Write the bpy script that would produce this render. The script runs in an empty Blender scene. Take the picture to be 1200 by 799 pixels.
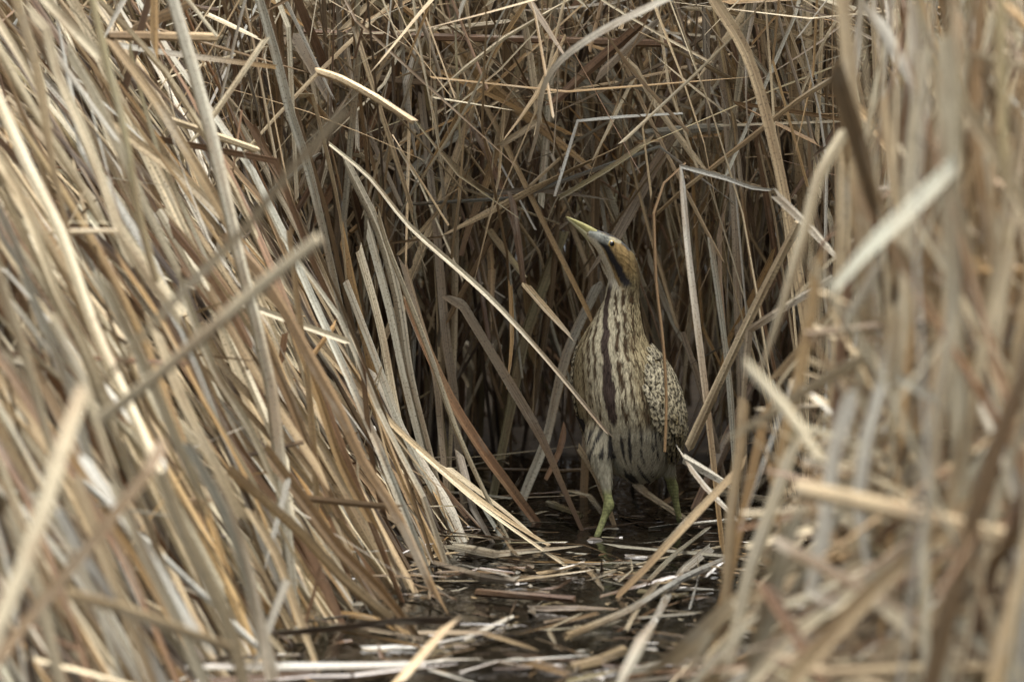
import bpy, bmesh, math, random
import numpy as np
from mathutils import Vector, Matrix, noise as mnoise
from mathutils.bvhtree import BVHTree

# ------------------------------------------------------------------ camera, world, sun, exposure
scene = bpy.context.scene
col = scene.collection
CAM = np.array([0.0, -11.67, 2.05])
PITCH = math.radians(8.026)
FPX = 1200 * 200.0 / 36.0
cam_data = bpy.data.cameras.new('camera')
cam_data.sensor_width = 36.0
cam_data.lens = 200.0
cam_data.clip_start = 0.1
cam_data.clip_end = 1000.0
cam_data.dof.use_dof = True
cam_data.dof.focus_distance = 11.78
cam_data.dof.aperture_fstop = 2.6
cam = bpy.data.objects.new('camera', cam_data)
col.objects.link(cam)
cam.location = Vector(CAM)
cam.rotation_euler = (math.pi / 2 - PITCH, 0, 0)
scene.camera = cam

SUN_EL, SUN_AZ = math.radians(75), math.radians(72)     # azimuth measured from behind the camera, towards the loose clump
world = bpy.data.worlds.new('World')
scene.world = world
world.use_nodes = True
wn = world.node_tree
bg = wn.nodes['Background']
sky = wn.nodes.new('ShaderNodeTexSky')
sky.sky_type = 'NISHITA'
sky.sun_disc = False
sky.sun_elevation = SUN_EL
sky.air_density = 1.0
sky.dust_density = 3.0
sky.ozone_density = 1.0
bg.inputs['Strength'].default_value = 0.075
overcast = wn.nodes.new('ShaderNodeHueSaturation')          # thin even cloud: the sky's blue is mostly greyed out
overcast.inputs['Saturation'].default_value = 0.3
wn.links.new(sky.outputs[0], overcast.inputs['Color'])
wn.links.new(overcast.outputs[0], bg.inputs[0])
sun_data = bpy.data.lights.new('sun', 'SUN')
sun_data.energy = 1.7
sun_data.angle = math.radians(55)
sun_data.color = (1.0, 0.965, 0.905)
sun = bpy.data.objects.new('sun', sun_data)
col.objects.link(sun)
# direction towards the sun
sd = Vector((math.sin(SUN_AZ) * math.cos(SUN_EL), -math.cos(SUN_AZ) * math.cos(SUN_EL), math.sin(SUN_EL)))
sun.rotation_euler = sd.to_track_quat('Z', 'Y').to_euler()
sky.sun_rotation = math.atan2(sd.x, sd.y)
scene.view_settings.view_transform = 'Standard'
scene.view_settings.look = 'None'
scene.view_settings.exposure = 2.06
scene.view_settings.gamma = 1.0
scene.cycles.max_bounces = 6
scene.cycles.diffuse_bounces = 2
scene.cycles.glossy_bounces = 3

rng = np.random.default_rng(7)
random.seed(7)

# ------------------------------------------------------------------ pixel -> place
cp, sp = math.cos(PITCH), math.sin(PITCH)
def ray(u, v):
    a = (u - 600.0) / FPX
    b = (399.5 - v) / FPX
    d = np.array([a, cp + b * sp, -sp + b * cp])
    return d
def P(u, v, Y):
    d = ray(u, v)
    return CAM + d * ((Y - CAM[1]) / d[1])
def G(u, v, z=0.0):
    d = ray(u, v)
    return CAM + d * ((z - CAM[2]) / d[2])
def to_px(p):
    q = np.asarray(p) - CAM
    f = q[1] * cp - q[2] * sp
    up = q[1] * sp + q[2] * cp
    return 600 + FPX * q[0] / f, 399.5 - FPX * up / f

# ------------------------------------------------------------------ mesh helpers
def mesh_obj(name, verts, quads, uv=None, colr=None, mat=None, parent=None, smooth=False):
    """verts (n,3), quads (m,4) index arrays; uv (n,2) and colr (n,3) are per vertex"""
    verts = np.asarray(verts, dtype=np.float32)
    quads = np.asarray(quads, dtype=np.int32)
    me = bpy.data.meshes.new(name)
    me.vertices.add(len(verts))
    me.vertices.foreach_set('co', verts.ravel())
    k = quads.shape[1]
    me.loops.add(quads.size)
    me.loops.foreach_set('vertex_index', quads.ravel())
    me.polygons.add(len(quads))
    me.polygons.foreach_set('loop_start', np.arange(0, quads.size, k, dtype=np.int32))
    me.polygons.foreach_set('loop_total', np.full(len(quads), k, dtype=np.int32))
    me.polygons.foreach_set('use_smooth', np.full(len(quads), bool(smooth)))
    me.update(calc_edges=True)
    if uv is not None:
        l = me.uv_layers.new(name='UVMap')
        l.data.foreach_set('uv', np.asarray(uv, dtype=np.float32)[quads.ravel()].ravel())
    if colr is not None:
        a = me.color_attributes.new('Col', 'FLOAT_COLOR', 'POINT')
        c4 = np.ones((len(verts), 4), dtype=np.float32)
        c4[:, :3] = colr
        a.data.foreach_set('color', c4.ravel())
    if mat:
        me.materials.append(mat)
    o = bpy.data.objects.new(name, me)
    col.objects.link(o)
    if parent:
        o.parent = parent
    return o

def tag(o, label, cat, group=None, kind=None):
    if label: o['label'] = label
    if cat: o['category'] = cat
    if group: o['group'] = group
    if kind: o['kind'] = kind
    return o

# ------------------------------------------------------------------ materials
def nodes(name):
    m = bpy.data.materials.new(name)
    m.use_nodes = True
    nt = m.node_tree
    return m, nt, nt.nodes['Principled BSDF']
def N(nt, t, **kw):
    n = nt.nodes.new(t)
    for k, v in kw.items():
        if k in n.inputs: n.inputs[k].default_value = v
        else: setattr(n, k, v)
    return n
def mix(nt, a, b, f, mode='MIX'):
    n = nt.nodes.new('ShaderNodeMix'); n.data_type = 'RGBA'; n.blend_type = mode
    for sock, v in ((n.inputs[0], f), (n.inputs[6], a), (n.inputs[7], b)):
        if isinstance(v, bpy.types.NodeSocket): nt.links.new(v, sock)
        else: sock.default_value = v if not isinstance(v, tuple) else (*v, 1.0)
    return n.outputs[2]
def ramp(nt, src, stops):
    n = nt.nodes.new('ShaderNodeValToRGB')
    cr = n.color_ramp
    while len(cr.elements) < len(stops): cr.elements.new(0.5)
    for e, (p, c) in zip(cr.elements, stops):
        e.position = p
        e.color = (c, c, c, 1) if not isinstance(c, tuple) else (*c, 1)
    nt.links.new(src, n.inputs[0])
    return n.outputs[0]

def reed_material(name, wet):
    m, nt, b = nodes(name)
    L = nt.links.new
    at = N(nt, 'ShaderNodeAttribute', attribute_name='Col')
    uv = N(nt, 'ShaderNodeUVMap')
    mp = N(nt, 'ShaderNodeMapping'); mp.inputs['Scale'].default_value = (4.5, 1.3, 1.0)
    L(uv.outputs[0], mp.inputs[0])
    streak = N(nt, 'ShaderNodeTexNoise', Scale=1.0, Detail=6.0, Roughness=0.7); L(mp.outputs[0], streak.inputs['Vector'])
    mp2 = N(nt, 'ShaderNodeMapping'); mp2.inputs['Scale'].default_value = (0.6, 4.5, 1.0)
    L(uv.outputs[0], mp2.inputs[0])
    patch = N(nt, 'ShaderNodeTexNoise', Scale=1.0, Detail=3.0, Roughness=0.6); L(mp2.outputs[0], patch.inputs['Vector'])
    mp3 = N(nt, 'ShaderNodeMapping'); mp3.inputs['Scale'].default_value = (3.0, 130.0, 1.0)
    L(uv.outputs[0], mp3.inputs[0])
    spot = N(nt, 'ShaderNodeTexNoise', Scale=1.6, Detail=2.0); L(mp3.outputs[0], spot.inputs['Vector'])
    s = ramp(nt, streak.outputs[0], [(0.38, 0.48), (0.47, 0.92), (0.53, 1.05), (0.62, 1.45)])
    c = mix(nt, at.outputs['Color'], s, 1.0, 'MULTIPLY')
    pf = ramp(nt, patch.outputs[0], [(0.48, 0.0), (0.64, 0.6)])
    c2 = mix(nt, c, (0.24, 0.15, 0.085), pf)                       # weathered brown stains
    pg = ramp(nt, patch.outputs[0], [(0.30, 0.5), (0.43, 0.0)])
    c3 = mix(nt, c2, (0.43, 0.385, 0.31), pg)                       # bleached grey stretches
    sf = ramp(nt, spot.outputs[0], [(0.585, 0.0), (0.65, 0.65)])
    c4 = mix(nt, c3, (0.07, 0.045, 0.03), sf)                      # mould specks
    hs = N(nt, 'ShaderNodeHueSaturation', Hue=0.509, Saturation=0.99); L(c4, hs.inputs['Color']); c4 = hs.outputs[0]
    if wet: c4 = mix(nt, c4, (0.56, 0.56, 0.57), 1.0, 'MULTIPLY')
    L(c4, b.inputs['Base Color'])
    r = ramp(nt, streak.outputs[0], [(0.3, 0.26), (0.75, 0.08)] if wet else [(0.3, 0.60), (0.75, 0.36)])
    L(r, b.inputs['Roughness'])
    b.inputs['Specular IOR Level'].default_value = 0.4
    if wet:
        b.inputs['Coat Weight'].default_value = 0.7; b.inputs['Coat Roughness'].default_value = 0.06
    bp = N(nt, 'ShaderNodeBump', Strength=0.3, Distance=0.001)
    L(streak.outputs[0], bp.inputs['Height']); L(bp.outputs[0], b.inputs['Normal'])
    return m
REED = reed_material('dry_reed', False)
WET = reed_material('sodden_reed', True)

def water_material():
    m, nt, b = nodes('dark_marsh_water')
    L = nt.links.new
    tc = N(nt, 'ShaderNodeTexCoord')
    n1 = N(nt, 'ShaderNodeTexNoise', Scale=5.0, Detail=3.0); L(tc.outputs['Object'], n1.inputs['Vector'])
    c = ramp(nt, n1.outputs[0], [(0.35, (0.004, 0.0036, 0.0026)), (0.7, (0.010, 0.008, 0.005))])
    L(c, b.inputs['Base Color'])
    b.inputs['Roughness'].default_value = 0.045
    b.inputs['IOR'].default_value = 1.33
    n2 = N(nt, 'ShaderNodeTexNoise', Scale=26.0, Detail=2.0); L(tc.outputs['Object'], n2.inputs['Vector'])
    bp = N(nt, 'ShaderNodeBump', Strength=0.22, Distance=0.01)
    L(n2.outputs[0], bp.inputs['Height']); L(bp.outputs[0], b.inputs['Normal'])
    return m
def mud_material():
    m, nt, b = nodes('peat_mud')
    L = nt.links.new
    tc = N(nt, 'ShaderNodeTexCoord')
    n1 = N(nt, 'ShaderNodeTexNoise', Scale=14.0, Detail=6.0); L(tc.outputs['Object'], n1.inputs['Vector'])
    c = ramp(nt, n1.outputs[0], [(0.3, (0.018, 0.013, 0.009)), (0.7, (0.07, 0.05, 0.03))])
    L(c, b.inputs['Base Color']); b.inputs['Roughness'].default_value = 0.7
    bp = N(nt, 'ShaderNodeBump', Strength=0.7, Distance=0.02)
    L(n1.outputs[0], bp.inputs['Height']); L(bp.outputs[0], b.inputs['Normal'])
    return m

# ------------------------------------------------------------------ the setting: marsh bed and water
def sheet(name, z, mat, size=400.0):
    v = [(-size, -size, z), (size, -size, z), (size, size, z), (-size, size, z)]
    o = mesh_obj(name, v, [(0, 1, 2, 3)], mat=mat)
    o['kind'] = 'structure'
    return o
sheet('marsh_bed', -0.12, mud_material())
sheet('water', 0.0, water_material())

# low mud banks the reeds root in, left and right of the channel and behind it
MUD = bpy.data.materials['peat_mud']
def left_edge(y): return 0.05 + (y + 0.1) * 0.32
def right_edge(y): return 0.40 - 0.02 * (y + 1.55)
def bank(name, x0, x1, y0, y1, inside, h, n=90):
    xs = np.linspace(x0, x1, n); ys = np.linspace(y0, y1, n)
    vs = []
    for y in ys:
        for x in xs:
            k = inside(x, y)
            zz = mnoise.noise(Vector((x * 3, y * 3, h * 10))) * 0.03 + mnoise.noise(Vector((x * 11, y * 11, 1))) * 0.012
            vs.append((x, y, -0.10 + max(0.0, min(1.0, k)) * (0.10 + h + zz)))
    q = [(j * n + i, j * n + i + 1, (j + 1) * n + i + 1, (j + 1) * n + i) for j in range(n - 1) for i in range(n - 1)]
    o = mesh_obj(name, vs, q, mat=MUD, smooth=True)
    o['kind'] = 'structure'
bank('mud_bank_left', -3.2, 0.3, -3.6, 0.9, lambda x, y: (left_edge(y) - 0.5 - x) / 0.3, 0.02)
bank('mud_bank_right', 0.2, 3.4, -4.0, 0.9, lambda x, y: (x - right_edge(y) - 0.35) / 0.3, 0.02)
bank('mud_bank_back', -3.5, 3.6, 0.45, 4.0, lambda x, y: (y - 0.75) / 0.4, 0.03)

# ------------------------------------------------------------------ reed leaves: geometry
PAL = {
    'white': (0.58, 0.54, 0.455), 'cream': (0.56, 0.47, 0.325), 'paletan': (0.50, 0.41, 0.28), 'tan': (0.40, 0.29, 0.175),
    'peach': (0.48, 0.36, 0.225), 'grey': (0.36, 0.325, 0.25), 'mauve': (0.25, 0.195, 0.14), 'brown': (0.19, 0.12, 0.065),
    'orange': (0.37, 0.22, 0.10), 'rust': (0.18, 0.092, 0.05), 'olive': (0.28, 0.225, 0.125), 'dark': (0.075, 0.052, 0.038),
    'redbrown': (0.17, 0.095, 0.058),
}
WORD = {'white': 'bleached white', 'cream': 'cream', 'paletan': 'pale straw', 'tan': 'tan', 'peach': 'pinkish straw', 'grey': 'grey',
        'mauve': 'grey-brown', 'brown': 'brown', 'orange': 'orange-brown', 'rust': 'rust-red', 'olive': 'olive', 'dark': 'blackish',
        'redbrown': 'reddish brown'}
def leaf_section():
    """thin leaf folded along its midrib, more or less flat"""
    k = rng.choice([-1, 1]) * abs(rng.normal(0.22, 0.16)); m = rng.normal(0, 0.25)
    return np.array([(-1, -0.03), (m, -k - 0.045), (1, -0.03), (1, 0.03), (m, -k + 0.045), (-1, 0.03)])
ROUND = np.array([(math.cos(a), math.sin(a)) for a in np.linspace(math.pi, -math.pi, 7)[:6]])

def smooth_path(pts, step=0.05):
    """Catmull-Rom through the points, but a turn sharper than 45 degrees stays a crease"""
    pts = [np.asarray(p, float) for p in pts]
    n = len(pts)
    tan = []
    for i in range(n):
        a = pts[max(i - 1, 0)]; b = pts[min(i + 1, n - 1)]
        tan.append((b - a) * 0.5)
    sharp = [False] * n
    for i in range(1, n - 1):
        d0 = pts[i] - pts[i - 1]; d1 = pts[i + 1] - pts[i]
        c = d0.dot(d1) / (np.linalg.norm(d0) * np.linalg.norm(d1) + 1e-9)
        sharp[i] = c < 0.96
    out = [pts[0]]
    for i in range(n - 1):
        p0, p1 = pts[i], pts[i + 1]
        L = np.linalg.norm(p1 - p0)
        k = int(min(max(2, round(L / step)), 9))
        def lim(m): 
            l = np.linalg.norm(m); return m if l < L else m * (L / l)
        m0 = (p1 - p0) if (sharp[i] or i == 0) else lim(tan[i])
        m1 = (p1 - p0) if (sharp[i + 1] or i + 1 == n - 1) else lim(tan[i + 1])
        for j in range(1, k + 1):
            t = j / k
            out.append((2*t**3 - 3*t**2 + 1) * p0 + (t**3 - 2*t**2 + t) * m0 + (-2*t**3 + 3*t**2) * p1 + (t**3 - t**2) * m1)
    return np.array(out)

def blade(path, w, colr, roll=0.0, twist=0.0, section='flat', taper0=1.0, taper1=1.0, end_col=None, wob=0.0, ref=None):
    """a closed tube with the leaf's crescent section, its width turned by `roll` from facing the channel mouth"""
    n = len(path)
    t = np.gradient(path, axis=0)
    t /= np.linalg.norm(t, axis=1)[:, None] + 1e-12
    ref = np.array([0.0, -1.0, 0.12]) if ref is None else np.asarray(ref, float)
    side = np.cross(t, ref)
    sl = np.linalg.norm(side, axis=1)
    side[sl < 0.15] = np.array([1.0, 0, 0.2])
    side -= t * np.sum(side * t, axis=1)[:, None]
    side /= np.linalg.norm(side, axis=1)[:, None] + 1e-12
    nor = np.cross(side, t)
    s = np.linspace(0, 1, n)
    a = roll + twist * (s - 0.5)
    ca, sa = np.cos(a)[:, None], np.sin(a)[:, None]
    S = side * ca + nor * sa
    Nn = -side * sa + nor * ca
    sec = leaf_section() if section == 'flat' else ROUND
    tp = np.minimum(1.0, taper0 + (1 - taper0) * s / 0.35) * np.minimum(1.0, taper1 + (1 - taper1) * (1 - s) / 0.45)
    if wob: tp = tp * (1 + wob * np.sin(s * rng.uniform(5, 16) + rng.uniform(0, 6)))
    hw = (w * 0.5) * tp
    th = hw if section != 'flat' else np.maximum(hw, w * 0.2)
    V = path[:, None, :] + S[:, None, :] * (sec[None, :, 0:1] * hw[:, None, None]) + Nn[:, None, :] * (sec[None, :, 1:2] * th[:, None, None])
    if section == 'flat':                                  # torn, slanting ends
        for r_, sg in ((0, -1), (-1, 1)):
            sl_, f_ = rng.normal(0, 0.9), rng.normal(0, 0.7)
            V[r_] += t[r_][None, :] * (w * (sl_ * sec[:, 0] + f_ * (np.abs(sec[:, 0]) < 0.6)))[:, None]
    else:
        for r_ in (0, -1): V[r_] += t[r_][None, :] * (rng.normal(0, 0.35, 6) * w * 0.6)[:, None]
    k = 6
    V = V.reshape(-1, 3)
    i = np.arange(n - 1)[:, None] * k
    j = np.arange(k)[None, :]
    j2 = (j + 1) % k
    Q = np.stack([i + j, i + j2, i + k + j2, i + k + j], axis=-1).reshape(-1, 4)
    e = (n - 1) * k
    Q = np.vstack([Q, [(5, 4, 1, 0), (4, 3, 2, 1), (e, e + 1, e + 4, e + 5), (e + 1, e + 2, e + 3, e + 4)]])
    ln = np.concatenate([[0], np.cumsum(np.linalg.norm(np.diff(path, axis=0), axis=1))])
    off = rng.uniform(0, 50, 2)
    U = np.empty((n, k, 2))
    U[:, :, 0] = (sec[None, :, 0] * 0.5 + 0.5) + off[0]
    U[:, :, 1] = ln[:, None] + off[1]
    c = np.asarray(colr, float) * np.ones((n, 1))
    if end_col is not None:
        f = np.clip((s - 0.35) / 0.6, 0, 1)[:, None]
        c = c * (1 - f) + np.asarray(end_col) * f
    C = np.repeat(c, k, axis=0)
    return V, Q, U.reshape(-1, 2), C

def jit(name, amt=0.2):
    c = np.array(PAL[name]) * (1 + rng.normal(0, amt)) * (1 + rng.normal(0, 0.035) * np.array([1.0, 0.0, -1.0]))
    return np.clip(c, 0.02, 0.8)

BL = []       # every leaf: dict(geo, name, label, cat, group, keep)
def add_blade(geo, kindname, label, cat, group, keep, region):
    BL.append(dict(geo=geo, name=kindname, label=label, cat=cat, group=group, keep=keep, region=region))

PLACE = {'L': 'on the slanting heap', 'B': 'in the rear thicket', 'R': 'in the loose clump', 'W': 'lying on the dark water'}
def describe(cname, w, path, region, round_=False):
    d = path[-1] - path[0]
    L = np.linalg.norm(np.diff(path, axis=0), axis=1).sum()
    straight = np.linalg.norm(d) / (L + 1e-9)
    turn = 0
    for i in range(1, len(path) - 1):
        a = path[i] - path[i-1]; b = path[i+1] - path[i]
        turn = max(turn, math.degrees(math.acos(max(-1, min(1, a.dot(b) / (np.linalg.norm(a) * np.linalg.norm(b) + 1e-9))))))
    form = 'snapped' if turn > 40 else ('curved' if straight < 0.985 else 'straight')
    size = 'thin' if w < 0.009 else ('broad' if w > 0.019 else 'medium-wide')
    el = abs(d[2]) / (np.linalg.norm(d) + 1e-9)
    low_right = (d[0] * d[2]) < 0
    if region == 'W': pose = 'short' if L < 0.12 else 'long'
    elif el > 0.95: pose = 'upright'
    elif el < 0.45: pose = 'nearly level'
    else: pose = 'sloping to the channel' if (low_right == (region == 'L' or region == 'B')) else 'sloping off the channel'
    kind = 'reed stem' if round_ else 'reed leaf'
    if region == 'W':
        return f'{pose} {size} {form} {WORD[cname]} {kind} piece {PLACE[region]}'
    lg = 'short ' if L < 0.45 else ''
    if pose.startswith('sloping'):
        return f'{lg}{size} {form} {WORD[cname]} {kind} {pose} {PLACE[region]}'
    return f'{lg}{pose} {size} {form} {WORD[cname]} {kind} {PLACE[region]}'
GROUP = {'L': 'dry reeds heaped on the slanting bank', 'B': 'dry reeds of the thicket behind the bittern', 'R': 'dry reeds of the loose upright clump',
         'W': 'reed pieces lying on the water'}

# ------------------------------------------------------------------ leaves picked out one by one in the photograph
def dL(u, v):
    k = min(max(u, 0), 420) / 400.0
    a = -1.0 + 1.15 * k
    b = -2.9 + 1.3 * k
    return a + (b - a) * min(max(v, 0), 799) / 799.0
S_PX = 11.67 / FPX
def tr(pts, w, c, region, d=None, label=None, stem=False, c2=None, g=False, roll=None, t0=1.0, t1=1.0, z=0.006, ext=True, name=None):
    """pts: outline-free centre line in photo pixels, top end first; d: distance row (one number, or one per end);
       region W lies on the water, so its distance is where the line of sight meets the water"""
    m = len(pts)
    p3 = []
    for i, (u, v) in enumerate(pts):
        f = i / max(1, m - 1)
        if region == 'W' and d is None:
            p3.append(G(u, v, z + 0.004 * math.sin(i * 2.0)))
        else:
            if d is None: dd = dL(u, v) if region == 'L' else (0.42 if region == 'B' else -3.0)
            elif isinstance(d, tuple): dd = d[0] + (d[1] - d[0]) * f
            else: dd = d
            p = P(u, v, dd)
            if p[2] < -0.03: p = G(u, v, -0.03)
            p3.append(p)
    dist = np.linalg.norm(np.mean(p3, axis=0) - CAM)
    wm = w * dist / FPX
    def outside(q): return q[0] <= 2 or q[0] >= 1198 or q[1] <= 2 or q[1] >= 797
    if ext and region != 'W':
        a = p3[0] - p3[1]; a = a / np.linalg.norm(a)
        if outside(pts[0]): p3.insert(0, p3[0] + a * rng.uniform(0.25, 0.6) + np.array([0, 0, 0]))
        b = p3[-1] - p3[-2]; b = b / np.linalg.norm(b)
        if outside(pts[-1]) and b[2] > -0.15: p3.append(p3[-1] + b * rng.uniform(0.2, 0.5))
        elif (g or outside(pts[-1])) and b[2] < -0.15:
            k = (p3[-1][2] + 0.03) / -b[2]
            if k > 0.02: p3.append(p3[-1] + b * min(k, 1.2))
    path = smooth_path(p3, 0.045)
    r = rng.normal(0, 0.35) if roll is None else roll
    ref = (0, -0.25, 1.0) if region == 'W' else None
    geo = blade(path, wm / max(0.75, math.cos(r)), jit(c, 0.06), roll=r, twist=rng.normal(0, 0.4), section='round' if stem else 'flat',
                taper0=t0, taper1=t1 if (stem or t1 != 1.0) else rng.choice([1.0, 0.7, 0.4]), end_col=None if c2 is None else jit(c2, 0.05), wob=0.05, ref=ref)
    nm = name or ('reed_cane' if stem else 'reed_leaf')
    lab = label or describe(c, wm, np.array(p3), region, stem)
    add_blade(geo, nm, lab, 'reed stem' if stem else 'reed leaf', GROUP[region], True, region)

# upper left
tr([(108,0),(122,61),(145,152),(166,267),(184,330)], 9, 'olive', 'L', -1.6, 'olive-brown upright reed stem in front of the slanting pale leaves', stem=True, g=False)
tr([(20,0),(44,84),(61,189),(78,267),(92,340)], 11, 'peach', 'L', -1.5)
tr([(34,14),(54,34),(68,88),(101,162),(128,236),(150,300)], 11, 'paletan', 'L', -1.3)
tr([(61,57),(101,115),(138,166)], 6, 'white', 'L', -1.2)
tr([(0,189),(20,220),(42,275),(67,342),(100,405),(134,492)], 12, 'cream', 'L', (-1.5,-1.8), 'long pale cream reed leaf slanting across the outer heap')
tr([(0,120),(33,195),(70,270),(110,382),(140,449),(174,526),(200,590)], 13, 'cream', 'L', (-1.4,-1.9))
tr([(118,3),(162,51),(209,105),(233,149),(260,196),(287,250)], 5, 'cream', 'L', -0.5)
tr([(128,42),(253,44)], 11, 'brown', 'L', (-0.7,-0.5), 'brown broken reed stem lying level across the heap top', stem=True, c2='tan', ext=False)
tr([(132,52),(203,63),(325,79)], 7, 'white', 'L', (-0.6,-0.35), 'level reed leaf bleached at one end and orange at the other', c2='orange')
tr([(181,0),(181,62)], 8, 'orange', 'L', -0.8)
tr([(220,0),(255,44)], 8, 'cream', 'L', -0.55)
tr([(311,46),(243,145),(216,174)], 7, 'cream', 'L', -0.45)
tr([(199,140),(301,176)], 8, 'peach', 'L', (-0.6,-0.4), 'short straw-coloured stem with a cleanly snapped end on the heap', stem=True)
tr([(304,0),(324,68),(341,135),(358,186),(378,267),(392,330)], 10, 'grey', 'L', -0.25, 'grey weathered broad leaf running down the inner edge of the heap', g=True)
tr([(334,0),(372,78),(392,118)], 5, 'white', 'L', -0.1)
tr([(350,113),(366,111),(382,176),(398,250),(406,330)], 8, 'paletan', 'L', -0.1)
tr([(128,44),(182,118),(236,206),(270,266),(300,330)], 12, 'tan', 'L', (-0.9,-0.8))
tr([(140,150),(162,169),(203,199),(250,243)], 12, 'peach', 'L', -0.75)
tr([(54,0),(118,68)], 12, 'cream', 'L', -1.3)
tr([(341,34),(388,115)], 14, 'mauve', 'L', 0.1)
tr([(290,138),(324,203),(350,262)], 10, 'redbrown', 'L', -0.2)
tr([(220,7),(155,34)], 14, 'brown', 'L', -0.5)
tr([(145,0),(125,37)], 10, 'white', 'L', -0.8)
tr([(348,64),(400,98)], 9, 'tan', 'B', 0.15)
tr([(243,17),(307,47)], 5, 'cream', 'L', -0.3)
tr([(0,60),(40,130),(90,210),(120,262)], 10, 'cream', 'L', -1.2)
tr([(0,30),(30,80),(62,150)], 9, 'paletan', 'L', -1.0)
tr([(80,60),(120,130),(170,240),(215,330)], 11, 'paletan', 'L', -1.1)
tr([(150,110),(200,190),(252,262),(300,330),(340,372)], 8, 'tan', 'L', -0.6)
# blades reaching across in front, near the camera
tr([(402,132),(338,203),(290,265),(214,342),(140,425),(108,468)], 12, 'tan', 'L', (-3.0,-2.7), 'tan leaf sticking out of the heap towards the channel, longest of a pair', g=True, ext=False)
tr([(372,282),(301,339),(217,412),(160,459),(117,492)], 13, 'paletan', 'L', (-2.9,-2.7), 'pale straw stem sticking out of the heap below its longer twin', stem=True, ext=False)
tr([(95,462),(71,530),(40,631),(0,732)], 20, 'paletan', 'L', (-3.1,-3.3), 'thick pale straw stem at the outermost foot of the heap', stem=True)
tr([(190,520),(175,550),(125,614),(40,718),(0,770)], 14, 'brown', 'L', (-3.0,-3.1), 'brown bent stem crossing behind the thick pale stem')
tr([(77,695),(141,712),(269,759)], 14, 'tan', 'L', (-2.9,-2.6))
# left heap, middle
tr([(137,268),(176,322),(217,375)], 18, 'cream', 'L', -1.3, 'broad cream leaf with a cut end on the outer heap')
tr([(63,272),(144,270)], 7, 'tan', 'L', -1.5)
tr([(231,302),(301,339),(351,379),(400,432),(450,487),(530,560),(600,612),(660,648)], 8, 'peach', 'L', (-0.5,-0.12), 'long pinkish straw leaf arching from the heap down to the water', t1=0.5)
tr([(261,272),(301,315),(334,365),(361,415),(398,482),(425,540),(467,607),(514,705)], 13, 'brown', 'L', (-0.95,-0.95), 'long brown broad leaf in front of the heap reaching the water')
tr([(338,265),(348,349),(361,449),(368,532),(372,600)], 8, 'tan', 'L', -0.8)
tr([(278,379),(318,439),(381,529),(410,575)], 4, 'white', 'L', -0.55)
tr([(268,342),(313,399)], 5, 'orange', 'L', -0.5)
tr([(201,265),(254,332),(290,400)], 13, 'redbrown', 'L', -0.75)
tr([(300,380),(340,470),(362,525),(400,610)], 12, 'brown', 'L', -0.85)
tr([(345,390),(375,470),(400,545),(440,620)], 10, 'orange', 'L', -0.8)
tr([(240,330),(290,420),(340,500),(380,560)], 10, 'tan', 'L', -0.95)
tr([(236,380),(262,430),(300,470),(340,520),(372,560)], 9, 'tan', 'L', -0.8)
tr([(312,445),(300,468),(330,420),(334,390)], 7, 'rust', 'L', -0.6, 'curled rust-brown leaf scrap hanging on the heap')
tr([(210,330),(250,430),(292,500),(330,585)], 10, 'paletan', 'L', -1.2)
tr([(330,455),(352,468),(390,484),(440,502)], 8, 'white', 'L', -0.2)
tr([(180,380),(215,470),(250,540),(285,610)], 12, 'paletan', 'L', -1.6)
tr([(120,330),(165,420),(200,500),(240,590)], 13, 'cream', 'L', -1.9)
tr([(60,370),(95,440),(120,520),(150,610)], 12, 'cream', 'L', -2.2)
tr([(0,330),(30,420),(58,520),(80,600)], 13, 'paletan', 'L', -2.3)
tr([(20,300),(60,400),(90,480),(110,560)], 10, 'grey', 'L', -2.1)
# left heap, bottom
tr([(182,537),(215,624),(249,692),(273,749),(285,799)], 17, 'cream', 'L', -2.2, 'broad cream leaf standing at the bottom of the heap')
tr([(236,547),(279,631),(300,715),(320,796)], 15, 'white', 'L', -2.0, 'broad bleached leaf at the heap foot beside the open litter')
tr([(337,678),(313,739),(296,786)], 9, 'white', 'L', -1.7, 'short white snapped stalk leaning against the heap foot')
tr([(337,564),(313,658)], 7, 'white', 'L', -1.2)
tr([(293,597),(323,648),(354,732)], 10, 'peach', 'L', -1.45, g=True)
tr([(269,550),(310,586),(357,628),(399,675),(470,735)], 13, 'tan', 'L', (-1.35,-1.2))
tr([(313,530),(364,597),(399,644),(445,690),(500,760)], 13, 'brown', 'L', (-1.15,-1.2))
tr([(374,665),(368,695),(357,732)], 4, 'rust', 'L', -1.25)
tr([(330,742),(399,735),(460,728),(532,727)], 9, 'dark', 'L', (-1.6,-1.25), 'blackish wet leaf lying nearly level over the litter')
tr([(130,560),(170,650),(205,720),(240,799)], 14, 'paletan', 'L', -2.5)
tr([(90,560),(120,640),(150,720),(180,799)], 13, 'tan', 'L', -2.6)
tr([(10,600),(40,680),(70,799)], 15, 'paletan', 'L', -2.8)
tr([(220,520),(262,600),(292,690),(304,760)], 11, 'grey', 'L', -2.1)
tr([(70,600),(105,660),(160,740),(190,799)], 11, 'white', 'L', -2.6)
tr([(100,540),(135,590),(180,660),(240,760)], 12, 'white', 'L', -2.3)
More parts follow.
